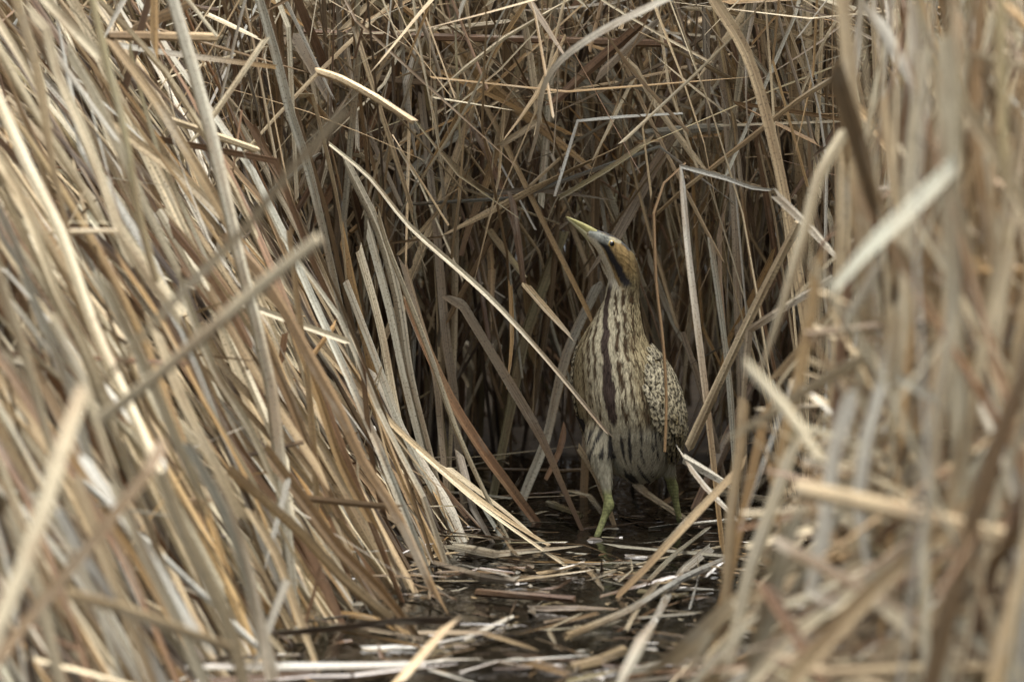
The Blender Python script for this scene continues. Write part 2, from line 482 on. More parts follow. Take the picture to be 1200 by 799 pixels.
# thicket behind, upper part
tr([(355,38),(400,40),(520,44),(705,49),(800,52)], 9, 'redbrown', 'B', 0.22, 'long mauve-brown stem lying level across the top of the thicket', stem=True)
tr([(505,0),(545,78),(582,149),(609,203),(640,267),(672,330),(694,375)], 6, 'tan', 'B', (0.28,0.3), 'thin tan leaf slanting down to the bittern throat', c2='orange')
tr([(495,10),(562,88),(616,135),(694,199)], 14, 'orange', 'B', 0.3, 'broad orange-tan leaf slanting down from the thicket top')
tr([(609,0),(620,57),(631,142)], 8, 'cream', 'B', 0.18, 'cream broken leaf hanging down from the thicket top', c2='peach')
tr([(631,142),(584,172)], 8, 'peach', 'B', 0.2, 'short pinkish straw piece under the snapped cream leaf')
tr([(626,20),(603,98),(582,172)], 8, 'olive', 'B', 0.3, c2='tan')
tr([(584,172),(568,220),(549,267),(540,300)], 8, 'orange', 'B', 0.35, c2='rust')
tr([(576,0),(549,74)], 7, 'tan', 'B', 0.25)
tr([(538,101),(533,190),(534,265),(532,400),(530,460)], 8, 'peach', 'B', 0.45, 'pinkish upright leaf with a narrow tip in the thicket', g=True)
tr([(778,0),(704,37),(657,71),(636,105),(630,152),(620,189)], 8, 'white', 'B', (-0.9,-0.3), 'silvery white leaf arching over the thicket top', t1=0.4)
tr([(765,17),(694,78),(647,122)], 12, 'redbrown', 'B', 0.15, 'dark reddish frayed leaf bundle slanting above the bittern')
tr([(772,22),(730,62),(700,90)], 9, 'mauve', 'B', 0.1)
tr([(799,57),(785,105),(768,159)], 9, 'redbrown', 'B', 0.3)
tr([(724,61),(745,81),(772,128),(800,166),(825,200)], 7, 'peach', 'B', 0.2)
tr([(789,155),(728,267),(700,315)], 13, 'mauve', 'B', 0.35, 'broad grey leaf slanting behind the bittern head')
tr([(710,98),(699,203),(697,267),(694,340)], 10, 'brown', 'B', 0.45, g=True)
tr([(491,10),(498,101),(505,176),(511,250)], 10, 'olive', 'B', 0.4)
tr([(488,61),(498,152),(511,267),(520,360)], 8, 'mauve', 'B', 0.32, g=True)
tr([(385,168),(434,209),(480,265),(570,345),(640,420),(716,512)], 6.5, 'cream', 'B', (-0.1,-0.22), 'long cream leaf slanting down across the thicket to the bittern breast', c2='mauve', t0=0.6, t1=0.6)
tr([(372,84),(400,93),(441,115),(484,142)], 9, 'peach', 'L', -0.35, 'straw-coloured split stem with a jagged broken end', stem=True)
tr([(407,57),(417,135),(419,179)], 5, 'white', 'B', 0.1)
tr([(484,34),(451,68),(437,108)], 6, 'tan', 'B', 0.2)
tr([(434,91),(535,101)], 8, 'brown', 'B', 0.25)
tr([(549,34),(626,24)], 8, 'brown', 'B', 0.25)
tr([(650,230),(677,142),(730,137),(800,133)], 4, 'white', 'B', 0.15, 'thin white leaf snapped into a right angle')
tr([(765,162),(711,199),(653,233)], 6, 'olive', 'B', 0.2)
tr([(741,95),(694,189)], 4, 'cream', 'B', 0.2)
tr([(562,142),(501,182),(457,223)], 10, 'grey', 'B', 0.4)
tr([(559,155),(576,189),(603,267),(616,338)], 9, 'redbrown', 'B', 0.35)
tr([(562,61),(643,128)], 10, 'mauve', 'B', 0.4)
tr([(440,0),(488,34)], 9, 'olive', 'B', 0.2)
tr([(437,0),(403,34)], 7, 'tan', 'B', 0.1)
tr([(545,0),(552,37)], 8, 'tan', 'B', 0.2)
tr([(803,192),(778,215),(766,250),(769,330),(777,400),(781,470),(779,530)], 3.6, 'brown', 'B', (-0.12,-0.24), 'thin brown stalk bent over in front of the bittern wing', stem=True, t0=0.8)
tr([(410,200),(444,270),(466,350),(480,440),(500,520)], 11, 'grey', 'B', 0.0, g=True)
tr([(640,60),(700,110),(760,170)], 9, 'grey', 'B', 0.4)
tr([(420,10),(400,70),(430,150),(470,240)], 6, 'mauve', 'B', 0.2)
tr([(650,0),(690,30),(720,90),(735,180)], 8, 'grey', 'B', 0.45)
# thicket, middle
tr([(400,272),(420,365),(437,440),(445,510)], 9, 'orange', 'B', -0.05)
tr([(530,350),(543,359),(587,432),(634,512),(656,562)], 11, 'mauve', 'B', (0.1,0.05), 'broad mauve-brown leaf slanting down to the dark water edge', g=True, c2='redbrown')
tr([(513,285),(523,400),(531,450),(536,500)], 10, 'mauve', 'B', 0.3, g=True)
tr([(433,275),(457,365),(473,439),(493,519),(508,580)], 10, 'grey', 'B', 0.0, g=True)
tr([(440,240),(453,285),(500,405),(533,499),(560,560),(600,641)], 7, 'cream', 'B', (-0.05,-0.1), 'slim cream leaf standing at the water edge of the thicket', g=True)
tr([(480,360),(493,392),(527,465),(567,529),(590,560)], 12, 'rust', 'B', (0.05,0.1), 'rust-red broad leaf among grey ones at the thicket foot', g=True)
tr([(570,265),(617,328)], 8, 'olive', 'B', 0.3)
tr([(617,335),(640,362),(672,397)], 8, 'peach', 'B', 0.12, 'pinkish snapped leaf pointing at the bittern shoulder')
tr([(600,232),(608,290),(614,335)], 8, 'redbrown', 'B', 0.25)
tr([(598,330),(600,400),(594,455)], 5, 'orange', 'B', 0.1)
tr([(660,272),(634,342),(614,400),(600,470)], 12, 'olive', 'B', 0.45, g=True)
tr([(700,335),(664,415),(640,515),(622,560)], 11, 'grey', 'B', 0.4, g=True)
tr([(677,523),(700,560),(718,610)], 7, 'peach', 'B', (0.05,0.06), 'straw stalk standing beside the bittern forward leg', g=True)
tr([(470,300),(490,370),(510,440),(518,520)], 8, 'mauve', 'B', 0.1, g=True)
tr([(420,290),(445,380),(462,470),(480,560)], 9, 'paletan', 'B', -0.1, g=True)
tr([(405,330),(440,420),(470,500),(515,590)], 8, 'grey', 'B', -0.12, g=True)
tr([(460,520),(470,560),(488,611)], 13, 'redbrown', 'B', -0.1, g=True)
tr([(440,440),(480,520),(530,600),(548,650)], 10, 'white', 'B', -0.1, g=True)
# thicket right of the bittern
tr([(837,0),(874,61),(898,135),(915,209),(930,290),(947,395)], 13, 'peach', 'B', (-0.3,-0.3), 'broad pinkish straw leaf sweeping down beside the loose clump')
tr([(989,84),(935,118),(874,166),(800,223),(768,252)], 6, 'tan', 'B', (-0.3,0.1), 'long thin tan leaf crossing over the broad pinkish one')
tr([(827,10),(830,149)], 8, 'mauve', 'B', 0.15)
tr([(844,17),(851,135),(861,243),(864,330)], 10, 'mauve', 'B', 0.2, g=True)
tr([(908,223),(881,220),(851,209),(798,195),(806,290),(815,365),(828,470),(838,560),(847,648)], 8, 'white', 'B', (-0.25,-0.3), 'pale leaf standing beside the bittern, its white tip folded sideways', t0=0.35, c2='orange', roll=0.2)
tr([(905,225),(952,270),(985,308)], 10, 'white', 'B', -0.6)
tr([(874,54),(911,105),(935,145),(969,189)], 4, 'grey', 'B', 0.1)
tr([(800,10),(928,15),(942,37)], 5, 'cream', 'B', 0.2)
tr([(857,15),(982,57)], 7, 'peach', 'B', 0.1)
tr([(938,258),(894,342),(850,432),(808,522)], 10, 'peach', 'B', (-0.5,-0.3), 'straw stem with a blunt cut end pointing at the bittern tail', stem=True)
tr([(977,325),(907,368),(878,387),(867,512)], 9, 'white', 'B', (-0.7,-0.5), 'white leaf kinked over beside the loose clump', c2='tan')
tr([(833,282),(853,432),(860,530),(864,590)], 7, 'grey', 'B', 0.1, g=True)
tr([(800,390),(826,470),(845,545)], 7, 'mauve', 'B', 0.35, g=True)
tr([(760,300),(790,380),(830,450)], 6, 'grey', 'B', 0.5)
tr([(905,300),(880,350),(852,402),(838,470)], 6, 'orange', 'B', 0.2)
# loose clump on the right, out of focus
R = 'R'
tr([(987,0),(999,111),(1006,169),(1010,260)], 18, 'tan', R, -2.2, 'broad tan leaf upright at the channel edge of the clump', g=True)
tr([(1009,0),(1003,78),(996,160)], 8, 'white', R, -1.2)
tr([(989,160),(988,270),(985,340)], 16, 'paletan', R, -1.6, g=True)
tr([(988,158),(959,209),(945,262),(917,358),(893,430)], 13, 'cream', R, (-2.0,-2.0), 'cream leaf hanging down from a sharp fold at the clump edge', c2='peach')
tr([(1107,17),(1111,101),(1114,270),(1125,530),(1132,700)], 19, 'cream', R, -3.0, 'tall cream broad leaf standing outermost in the clump', g=True)
tr([(1114,101),(1155,162),(1200,243)], 16, 'paletan', R, -2.9)
tr([(1172,0),(1175,118),(1178,203),(1182,330)], 13, 'olive', R, -2.9)
tr([(1020,10),(1060,78),(1080,125)], 14, 'white', R, -1.8)
tr([(1047,17),(1020,135),(1008,200)], 9, 'cream', R, -1.5)
tr([(1120,190),(1080,232),(1047,262),(1010,300),(974,342)], 19, 'cream', R, (-3.0,-3.1), 'cream leaf jutting slantwise from the clump into the channel', t1=0.45)
tr([(1020,415),(954,452),(867,509)], 15, 'cream', R, (-2.7,-2.6), 'cream leaf lying slantwise across the clump edge')
tr([(872,425),(898,452),(934,495),(965,545)], 11, 'cream', R, -2.9)
tr([(1050,282),(1087,355),(1117,412)], 16, 'tan', R, -2.8)
tr([(1120,260),(1134,315),(1161,399),(1181,465),(1200,540)], 17, 'brown', R, -2.8)
tr([(1034,308),(987,385)], 14, 'grey', R, -2.6)
tr([(1050,365),(1040,425),(1014,532),(1005,640)], 17, 'tan', R, -2.7, g=True)
tr([(1040,425),(1018,500),(1005,590),(1020,680)], 14, 'white', R, -2.9)
tr([(1047,439),(1110,475)], 12, 'grey', R, -2.9)
tr([(995,470),(978,530),(968,607),(951,692),(992,712)], 17, 'white', R, -2.9, 'white leaf upright with its lower end folded under')
tr([(1147,459),(1178,532),(1200,620)], 17, 'white', R, -2.9)
tr([(935,572),(1036,594),(1200,634)], 22, 'peach', R, (-3.0,-3.2), 'thick pinkish straw stem lying nearly level across the clump', stem=True)
tr([(1126,604),(1022,692),(928,796)], 23, 'tan', R, (-3.1,-3.2), 'broad tan leaf slanting down in front of the level straw stem')
tr([(941,678),(860,705),(770,790)], 18, 'tan', R, (-2.5,-2.2))
tr([(1036,719),(1154,782)], 19, 'paletan', R, -3.1)
tr([(960,790),(1080,784),(1200,786)], 14, 'peach', R, -3.2)
tr([(1200,698),(1096,725),(1030,760)], 14, 'tan', R, -3.1)
tr([(872,470),(867,530),(857,600),(850,730)], 12, 'tan', R, -1.8, g=True)
tr([(935,500),(925,540),(890,640),(870,700)], 13, 'olive', R, -2.0, g=True)
tr([(960,300),(948,380),(930,470),(905,560)], 13, 'orange', R, -2.3)
tr([(1082,60),(1070,160),(1062,270),(1060,400)], 16, 'paletan', R, -2.6, g=True)
tr([(1035,120),(1048,220),(1075,330)], 13, 'tan', R, -2.3)
tr([(1150,0),(1142,120),(1150,230),(1165,330)], 14, 'brown', R, -2.5, g=True)
tr([(1090,140),(1085,260),(1095,400),(1090,520)], 13, 'brown', R, -2.4, g=True)
tr([(1185,300),(1150,420),(1120,560),(1100,660)], 14, 'paletan', R, -3.0)
tr([(930,520),(905,590),(880,660),(862,740)], 14, 'paletan', R, -2.4, g=True)
tr([(960,640),(900,690),(850,720),(810,780)], 14, 'paletan', R, -2.3)
tr([(1060,640),(990,700),(930,740),(880,799)], 16, 'cream', R, -2.9)
tr([(900,470),(880,560),(862,640)], 10, 'orange', R, -1.6, g=True)
# leaves lying in or over the water
tr([(872,543),(800,618),(757,665),(716,705)], 14, 'tan', 'W', (-0.75,-0.72), 'broad tan leaf with a dark edge slanting over the water', c2='brown', roll=0.3)
tr([(491,530),(562,591),(636,644),(686,678)], 5, 'cream', 'W', (-0.3,-0.42), 'slender cream leaf slanting from the reeds into the litter')
tr([(518,543),(589,597),(642,641)], 12, 'paletan', 'W', (-0.05,-0.12), 'broad pale leaf with a torn end at the water edge')
tr([(538,530),(555,597),(582,644)], 9, 'mauve', 'W', (0.0,-0.12), 'grey-brown leaf sliding into the water beside the torn pale one')
tr([(560,580),(568,597),(599,648)], 9, 'grey', 'W', (-0.05,-0.14), 'grey leaf ending flat in the water beside the torn pale one')
tr([(560,694),(673,702)], 9, 'redbrown', 'W', None, 'shiny reddish brown stem afloat in the middle of the litter', stem=True, z=0.012)
tr([(400,630),(467,648),(562,675),(605,681)], 9, 'mauve', 'W', None, 'long mauve-brown stem afloat beside the foot of the heap', stem=True, z=0.02)
tr([(676,665),(754,663)], 5, 'cream', 'W', None, 'straight cream reed piece afloat beyond the slanting tan leaf', z=0.01)
tr([(626,658),(713,660)], 5, 'orange', 'W', None, 'thin orange-brown reed piece afloat beside the straight cream one', z=0.008)
tr([(850,656),(799,678),(737,715),(700,731),(663,745)], 9, 'white', 'W', None, 'long bleached curved stem lying across the channel mouth', stem=True, c2='peach', z=0.03)
tr([(774,678),(750,708),(733,739)], 8, 'paletan', 'W', None, z=0.02)
tr([(835,640),(799,671),(760,739)], 8, 'white', 'W', None, 'white flat leaf lying under the long bleached stem', z=0.018)
tr([(830,618),(790,650),(760,680)], 8, 'cream', 'W', None, z=0.03)
tr([(528,729),(467,799)], 13, 'tan', 'W', (-1.75,-1.85), 'tan leaf end sticking up out of the litter, snapped square')
tr([(615,612),(666,612)], 4, 'tan', 'W', None)
tr([(665,574),(690,580),(706,601)], 6, 'cream', 'W', None, 'curled cream leaf at the bittern forward foot', z=0.03)
tr([(757,739),(742,770),(722,805)], 15, 'grey', 'W', (-2.3,-2.4), 'blurred grey-white leaf rising at the channel mouth')
tr([(642,590),(680,604)], 9, 'olive', 'W', None, 'olive stem stub lying beside the bittern forward foot', stem=True, z=0.014)
tr([(669,783),(700,775),(730,762)], 13, 'tan', 'W', None, 'thick tan stem stub at the channel mouth', stem=True, z=0.014)
tr([(660,799),(720,786)], 6, 'olive', 'W', None)
tr([(800,536),(826,570),(858,602)], 9, 'white', 'W', (-0.5,-0.5), 'white leaf folded back on itself beside the bittern tail')
tr([(801,537),(852,567),(862,575)], 8, 'white', 'W', (-0.5,-0.35))
second, first = BL.pop(), BL[-1]                        # the two limbs are one folded leaf
first['geo'] = tuple(np.vstack([p, q + (len(first['geo'][0]) if k == 1 else 0)]) for k, (p, q) in enumerate(zip(first['geo'], second['geo'])))
tr([(560,560),(600,578),(650,574)], 5, 'olive', 'W', None)
tr([(760,620),(800,614),(850,612)], 6, 'grey', 'W', None)
tr([(505,565),(520,600),(545,640)], 8, 'orange', 'W', (-0.1,-0.2))
tr([(540,750),(600,722)], 9, 'white', 'W', None)
tr([(640,560),(655,530),(662,500)], 9, 'redbrown', 'W', (0.2,0.2))

# ------------------------------------------------------------------ the rest of the reeds: grown in place
def pick(weights):
    ks = list(weights); p = np.array([weights[k] for k in ks], float)
    return ks[rng.choice(len(ks), p=p / p.sum())]
COL_L = dict(cream=4, paletan=3.5, tan=3.2, white=3.2, peach=2, grey=0.9, brown=4.6, orange=1.8, redbrown=3, olive=0.5, rust=1.6, dark=4.2)
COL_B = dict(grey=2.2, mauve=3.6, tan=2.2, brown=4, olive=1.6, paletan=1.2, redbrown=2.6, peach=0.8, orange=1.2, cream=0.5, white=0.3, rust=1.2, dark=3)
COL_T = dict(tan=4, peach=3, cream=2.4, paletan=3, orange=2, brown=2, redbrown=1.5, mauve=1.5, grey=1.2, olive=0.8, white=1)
COL_SHADE = dict(dark=5, brown=3, redbrown=2, mauve=1.5, olive=0.8, rust=0.6)  # dark mix for reeds backing the hollow: its shade painted into their colour
COL_R = dict(cream=5, paletan=4, tan=4.2, white=2.6, peach=1.4, brown=5.5, orange=3.4, olive=0.5, grey=0.2, redbrown=2.6, rust=2.2, dark=0.2)

# the channel stays open: front reeds that would hang across it are not grown
LE = ([-200, 0, 250, 500, 620, 660, 799, 1200], [300, 320, 395, 470, 600, 560, 430, 300])
RE = ([-200, 0, 250, 400, 560, 700, 799, 1200], [1010, 985, 955, 905, 860, 845, 780, 600])
def dense(path):
    path = np.asarray(path)
    return np.concatenate([path[:-1] + (path[1:] - path[:-1]) * f for f in (0, 0.25, 0.5, 0.75)] + [path[-1:]])
def hides_bird(path):
    for p in dense(path):
        if p[1] > 1.3: continue
        u, v = to_px(p)
        if 625 < u < 775 and 235 < v < 345 and p[1] < 0.3: return True
        if p[1] < -0.2 and 760 < u < 965 and v < 560: return True          # nor before the broad leaves beside it
        if p[1] > 0.22: continue
        if 655 < u < 815 and 245 < v < 640: return True
    return False
def too_near(path, region):
    """the heap and the clump have a front: few reeds stand before it"""
    if rng.random() < (0.06 if region == 'L' else 0.3): return False
    for p in path:
        u, v = to_px(p)
        if not (-30 < u < 1230 and -30 < v < 830): continue
        if region == 'L' and p[1] < dL(u, v) - 0.12: return True
        if region == 'R' and p[1] < -2.75: return True
    return False
def blocks(path):
    for p in dense(path):
        if p[1] > 0.3: continue
        u, v = to_px(p)
        if v < -40 or v > 820: continue
        if np.interp(v, *LE) < u < np.interp(v, *RE): return True
    return False
def grow(base, tilt, az, length, w, c, region, kink=0.0, droop=0.2, stem=False):
    """a reed rooted at base: tilted, gently drooping, sometimes snapped"""
    d = np.array([math.sin(tilt) * math.cos(az), math.sin(tilt) * math.sin(az), math.cos(tilt)])
    hz = np.array([math.cos(az), math.sin(az), 0])
    n = 6
    pts = [np.array(base, float)]
    lat = rng.normal(0, 0.025, 3)
    for i in range(1, n):
        f = i / (n - 1)
        pts.append(base + d * length * f + hz * droop * length * f * f * 0.5 - np.array([0, 0, droop * length * f * f * 0.35]) + lat * math.sin(f * 3.0) + rng.normal(0, 0.011, 3) * (1 if i < n - 1 else 3))
    if rng.random() < kink:
        k = rng.integers(2, n)
        a = rng.uniform(0, 2 * math.pi)
        kd = np.array([math.cos(a) * 0.9, math.sin(a) * 0.35, rng.uniform(-1.0, 0.15)]); kd /= np.linalg.norm(kd)
        pts = pts[:k] + [pts[k-1] + kd * rng.uniform(0.15, 0.55)]
    path = smooth_path(pts, 0.2)
    if region in 'LR' and (blocks(path) or too_near(path, region)): return
    if region in 'BL' and hides_bird(path): return
    cut = rng.random() < 0.35
    geo = blade(path, w, jit(c), roll=rng.normal(0, 0.9), twist=rng.normal(0, 1.0), section='round' if stem else 'flat',
                taper1=1.0 if (cut or stem) else 0.15, end_col=jit(pick(COL_B)) if rng.random() < 0.25 else None, wob=0.06)
    add_blade(geo, 'reed_cane' if stem else 'reed_leaf', describe(c, w, np.array(pts), region, stem), 'reed stem' if stem else 'reed leaf', GROUP[region], False, region)

def width():
    return float(np.clip(rng.lognormal(math.log(0.0095), 0.5), 0.003, 0.025))

# slanting bank
for i in range(6200):
    y = rng.uniform(-3.1, 0.75)
    e = left_edge(y) - 0.03
    x = e - abs(rng.normal(0, 1.0)) * 0.75 - 0.02 if rng.random() < 0.7 else rng.uniform(-2.6, e)
    if x < -2.8 or (y > 0.25 and x > -0.35): continue
    tilt = math.radians(np.clip(rng.normal(31, 7), 6, 60))
    az = math.pi + rng.normal(0.0, 0.36)
    r = rng.random()
    if r < 0.10 and y > -0.7: az = rng.normal(0, 0.5); tilt *= 0.5
    ln = rng.uniform(0.8, 1.9)
    # keep the front rows from closing the view over the channel
    grow((x, y, -0.03), tilt, az, ln, width() * np.interp(y, [-3, -0.5], [1.3, 1.0]), pick(COL_L), 'L', kink=0.16, droop=rng.uniform(0.0, 0.35), stem=rng.random() < 0.04)
# thicket behind
for i in range(5200):
    y = 0.42 + 3.2 * rng.random() ** 1.2
    x = rng.uniform(-2.6, 2.9)
    if y < 1.3 - 0.7 * abs(x - 0.3) and -0.18 < x < 0.8 and rng.random() < 0.9: continue
    tilt = abs(math.radians(rng.normal(0, 12)))
    az = (math.pi if rng.random() < np.interp(x, [-0.6, 0.2, 1.0], [0.85, 0.55, 0.35]) else 0) + rng.normal(0, 0.8)
    lx = math.tan(tilt) * math.cos(az); ly = rng.normal(-0.33, 0.13) * np.interp(abs(x - 0.2), [0.5, 1.2], [1, 0.4])
    tilt = math.atan(math.hypot(lx, ly)); az = math.atan2(ly, lx)          # they lean out over the channel
    grow((x, y, -0.05), tilt, az, rng.uniform(1.2, 2.3), width() * 0.88, pick(COL_SHADE if (-0.3 < x < 0.95 and y < 2.2) else COL_B), 'B', kink=0.2, droop=rng.uniform(0, 0.3), stem=rng.random() < 0.05)
# stand between the loose clump and the thicket, along the pool's far side
for i in range(520):
    y = rng.uniform(-0.75, 0.5); x = 0.56 + 0.12 * abs(y) + abs(rng.normal(0, 0.55))
    lx = rng.normal(0.03, 0.16); ly = rng.normal(-0.08, 0.15)
    grow((x, y, -0.05), math.atan(math.hypot(lx, ly)), math.atan2(ly, lx), rng.uniform(1.1, 2.1), width(), pick(COL_B if rng.random() < 0.5 else COL_T), 'B', kink=0.2, droop=rng.uniform(0, 0.3), stem=rng.random() < 0.05)
for i in range(900):         # the far side of the thicket
    grow((rng.uniform(-2.6, 2.9), rng.uniform(2.8, 4.4), -0.05), abs(rng.normal(0, 0.15)), rng.uniform(0, 6.28), rng.uniform(1.3, 2.2), width() * 1.4, pick(COL_B), 'B')
# loose clump
for i in range(2300):
    y = rng.uniform(-3.5, -0.7)
    x = right_edge(y) + (0.10 + 0.10 * (y + 3.5) / 2.8) + abs(rng.normal(0, 0.6)) if rng.random() < 0.75 else rng.uniform(right_edge(y) + 0.15, 2.6)
    tilt = math.radians(abs(rng.normal(0, 18)))
    az = (0 if rng.random() < 0.66 else math.pi) + rng.normal(0, 0.7)
    if x < right_edge(y) + 0.3: az = rng.normal(0, 0.7)
    grow((x, y, -0.05), tilt, az, rng.uniform(0.9, 1.9), width() * 1.25, pick(COL_R), 'R', kink=0.45, droop=rng.uniform(0, 0.35), stem=rng.random() < 0.04)

def loose(c0, d, length, w, c, region, bend=0.05):
    """a snapped leaf caught among the standing ones"""
    d = d / np.linalg.norm(d)
    k = rng.normal(0, bend, 3) * length
    pts = [c0 - d * length / 2, c0 + k, c0 + d * length / 2]
    if rng.random() < 0.2:
        e = rng.normal(0, 1, 3); e[1] *= 0.4; e[2] = -abs(e[2]); e /= np.linalg.norm(e)
        pts.append(pts[-1] + e * length * 0.4)
    path = smooth_path(pts, 0.12)
    if region in 'LR' and (blocks(path) or too_near(path, region)): return
    if region in 'BL' and hides_bird(path): return
    geo = blade(path, w, jit(c), roll=rng.normal(0, 0.8), twist=rng.normal(0, 0.8), taper0=rng.choice([1.0, 0.25]), taper1=1.0 if rng.random() < 0.4 else 0.12, wob=0.05)
    add_blade(geo, 'reed_leaf', describe(c, w, np.array(pts), region), 'reed leaf', GROUP[region], False, region)
# snapped leaves hanging in the thicket, more and more level towards its top
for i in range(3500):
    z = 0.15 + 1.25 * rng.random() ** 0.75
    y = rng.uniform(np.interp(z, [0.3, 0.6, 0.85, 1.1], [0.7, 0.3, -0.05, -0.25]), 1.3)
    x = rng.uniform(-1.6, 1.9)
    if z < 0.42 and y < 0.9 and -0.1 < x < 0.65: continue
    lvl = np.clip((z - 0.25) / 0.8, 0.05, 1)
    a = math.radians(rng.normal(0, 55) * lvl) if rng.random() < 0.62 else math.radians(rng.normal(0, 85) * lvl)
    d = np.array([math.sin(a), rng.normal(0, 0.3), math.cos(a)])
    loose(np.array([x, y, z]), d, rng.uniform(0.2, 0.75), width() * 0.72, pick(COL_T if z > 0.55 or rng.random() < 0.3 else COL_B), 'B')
for i in range(420):
    y = rng.uniform(-2.6, 0.3); z = rng.uniform(0.05, 1.0)
    x = left_edge(y) - 0.25 - rng.uniform(0, 1.0) - z * 0.55
    a = math.radians(rng.normal(-35, 40))
    loose(np.array([x, y, z]), np.array([math.sin(a), rng.normal(0, 0.35), math.cos(a)]), rng.uniform(0.3, 0.8), width() * 0.8, pick(COL_L), 'L')
# upright leaves close behind the bird, their feet in the hollow
for i in range(150):
    a = math.radians(rng.normal(0, 13))
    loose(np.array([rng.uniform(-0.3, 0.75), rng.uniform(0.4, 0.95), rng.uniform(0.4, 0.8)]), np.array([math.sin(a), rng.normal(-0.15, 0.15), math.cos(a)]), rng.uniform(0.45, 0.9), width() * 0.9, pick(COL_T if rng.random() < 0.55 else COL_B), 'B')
# loose leaves added overhead to shade the hollow and the thicket
for i in range(500):
    a = math.radians(rng.normal(0, 55))
    loose(np.array([rng.uniform(-2.0, 2.2), rng.uniform(0.9, 2.6), rng.uniform(1.2, 1.8)]), np.array([math.sin(a), rng.normal(-0.2, 0.5), math.cos(a)]), rng.uniform(0.3, 0.9), width() * 1.1, pick(COL_B), 'B')
for i in range(480):
    a = math.radians(rng.normal(0, 60))
    loose(np.array([rng.uniform(-0.4, 1.0), rng.uniform(0.0, 1.0), rng.uniform(1.28, 1.8)]), np.array([math.sin(a), rng.normal(-0.2, 0.5), math.cos(a)]), rng.uniform(0.4, 0.9), width() * 1.2, pick(COL_B), 'B')
for i in range(800):
    y = rng.uniform(-3.1, -1.5); z = rng.uniform(0.02, 0.5)
    x = right_edge(y) - 0.05 + rng.uniform(0, 0.9)
    a = math.radians(rng.choice([-60, 60]) + rng.normal(0, 18))
    loose(np.array([x, y, z]), np.array([math.sin(a), rng.normal(0, 0.3), math.cos(a)]), rng.uniform(0.4, 0.95), width() * 1.2, pick(COL_R), 'R')
for i in range(1000):
    y = rng.uniform(-3.2, -1.0); z = rng.uniform(0.02, 1.1) * rng.uniform(0.3, 1)
    x = right_edge(y) + 0.2 + rng.uniform(0, 1.0)
    a = math.radians(rng.normal(0, 55))
    loose(np.array([x, y, z]), np.array([math.sin(a), rng.normal(0, 0.35), math.cos(a)]), rng.uniform(0.4, 0.9), width(), pick(COL_R), 'R')

# ------------------------------------------------------------------ litter lying on the water
COL_W = dict(grey=3, mauve=3, tan=2.4, brown=4, paletan=2, white=1.6, peach=1.2, olive=1.6, redbrown=2.5, dark=4, orange=0.8, cream=1)
def litter(x, y, length, w, c, z, stem=False):
    a = rng.normal(0, 1.0)
    d = np.array([math.cos(a), math.sin(a) * 1.0, 0])
    pts = [np.array([x, y, z]) - d * length / 2, np.array([x, y, z]) + np.array([-d[1], d[0], 0]) * rng.normal(0, 0.12) * length + np.array([0, 0, abs(rng.normal(0, 0.006))]),
           np.array([x, y, z]) + d * length / 2 + np.array([0, 0, abs(rng.normal(0, 0.012))])]
    geo = blade(smooth_path(pts, 0.05), w, jit(c, 0.18), roll=rng.normal(0, 0.55), twist=rng.normal(0, 0.9), section='round' if stem else 'flat',
                taper1=rng.choice([1.0, 0.3]), wob=0.12, ref=(0, -0.2, 1))
    add_blade(geo, 'reed_cane' if stem else 'reed_leaf', describe(c, w, np.array(pts), 'W', stem), 'reed stem' if stem else 'reed leaf', GROUP['W'], False, 'W')
def open_water(x, y):        # the bird's pool stays clearer
    return y > -0.25 and x > 0.02
for i in range(360):
    y = rng.uniform(-2.2, 0.6); x = rng.uniform(left_edge(y) - 0.45, right_edge(y) + 0.35)
    if open_water(x, y) and rng.random() < 0.8: continue
    edge = min(x - left_edge(y), right_edge(y) + 0.1 - x)
    up = max(0.0, 0.14 - edge) * 0.22
    litter(x, y, float(np.clip(rng.lognormal(math.log(0.19), 0.7), 0.03, 0.7)), float(np.clip(rng.lognormal(math.log(0.0075), 0.5), 0.003, 0.022)),
           pick(COL_W), 0.001 + rng.random() * 0.006 + up * rng.random(), rng.random() < 0.12)
# chips: leaf scraps a centimetre or two long, nobody could count them
chips = []
for i in range(1100):
    y = rng.uniform(-2.0, 0.5); x = rng.uniform(left_edge(y) - 0.3, right_edge(y) + 0.25)
    if open_water(x, y) and rng.random() < 0.7: continue
    if mnoise.noise(Vector((x * 6, y * 4, 3.0))) < -0.12: continue
    L = rng.uniform(0.008, 0.055); a = rng.uniform(0, 6.28)
    d = np.array([math.cos(a), math.sin(a), 0]) * L / 2
    c0 = np.array([x, y, 0.002 + rng.random() * 0.005])
    chips.append(blade(np.array([c0 - d, c0 + rng.normal(0, 0.002, 3) * np.array([1, 1, 0.3]), c0 + d]), rng.uniform(0.002, 0.009), jit(pick(COL_W), 0.2), roll=rng.normal(0, 0.25), ref=(0, -0.2, 1), wob=0.2))

def join(geos, name, label, cat, mat=None):
    vs, qs, us, cs, o = [], [], [], [], 0
    for V, Q, U, C in geos:
        vs.append(V); qs.append(Q + o); us.append(U); cs.append(C); o += len(V)
    ob = mesh_obj(name, np.vstack(vs), np.vstack(qs), np.vstack(us), np.vstack(cs), mat or REED)
    return tag(ob, label, cat, kind='stuff')
join(chips, 'reed_litter', 'tiny scraps of dead reed scattered over the dark water', 'litter', WET)

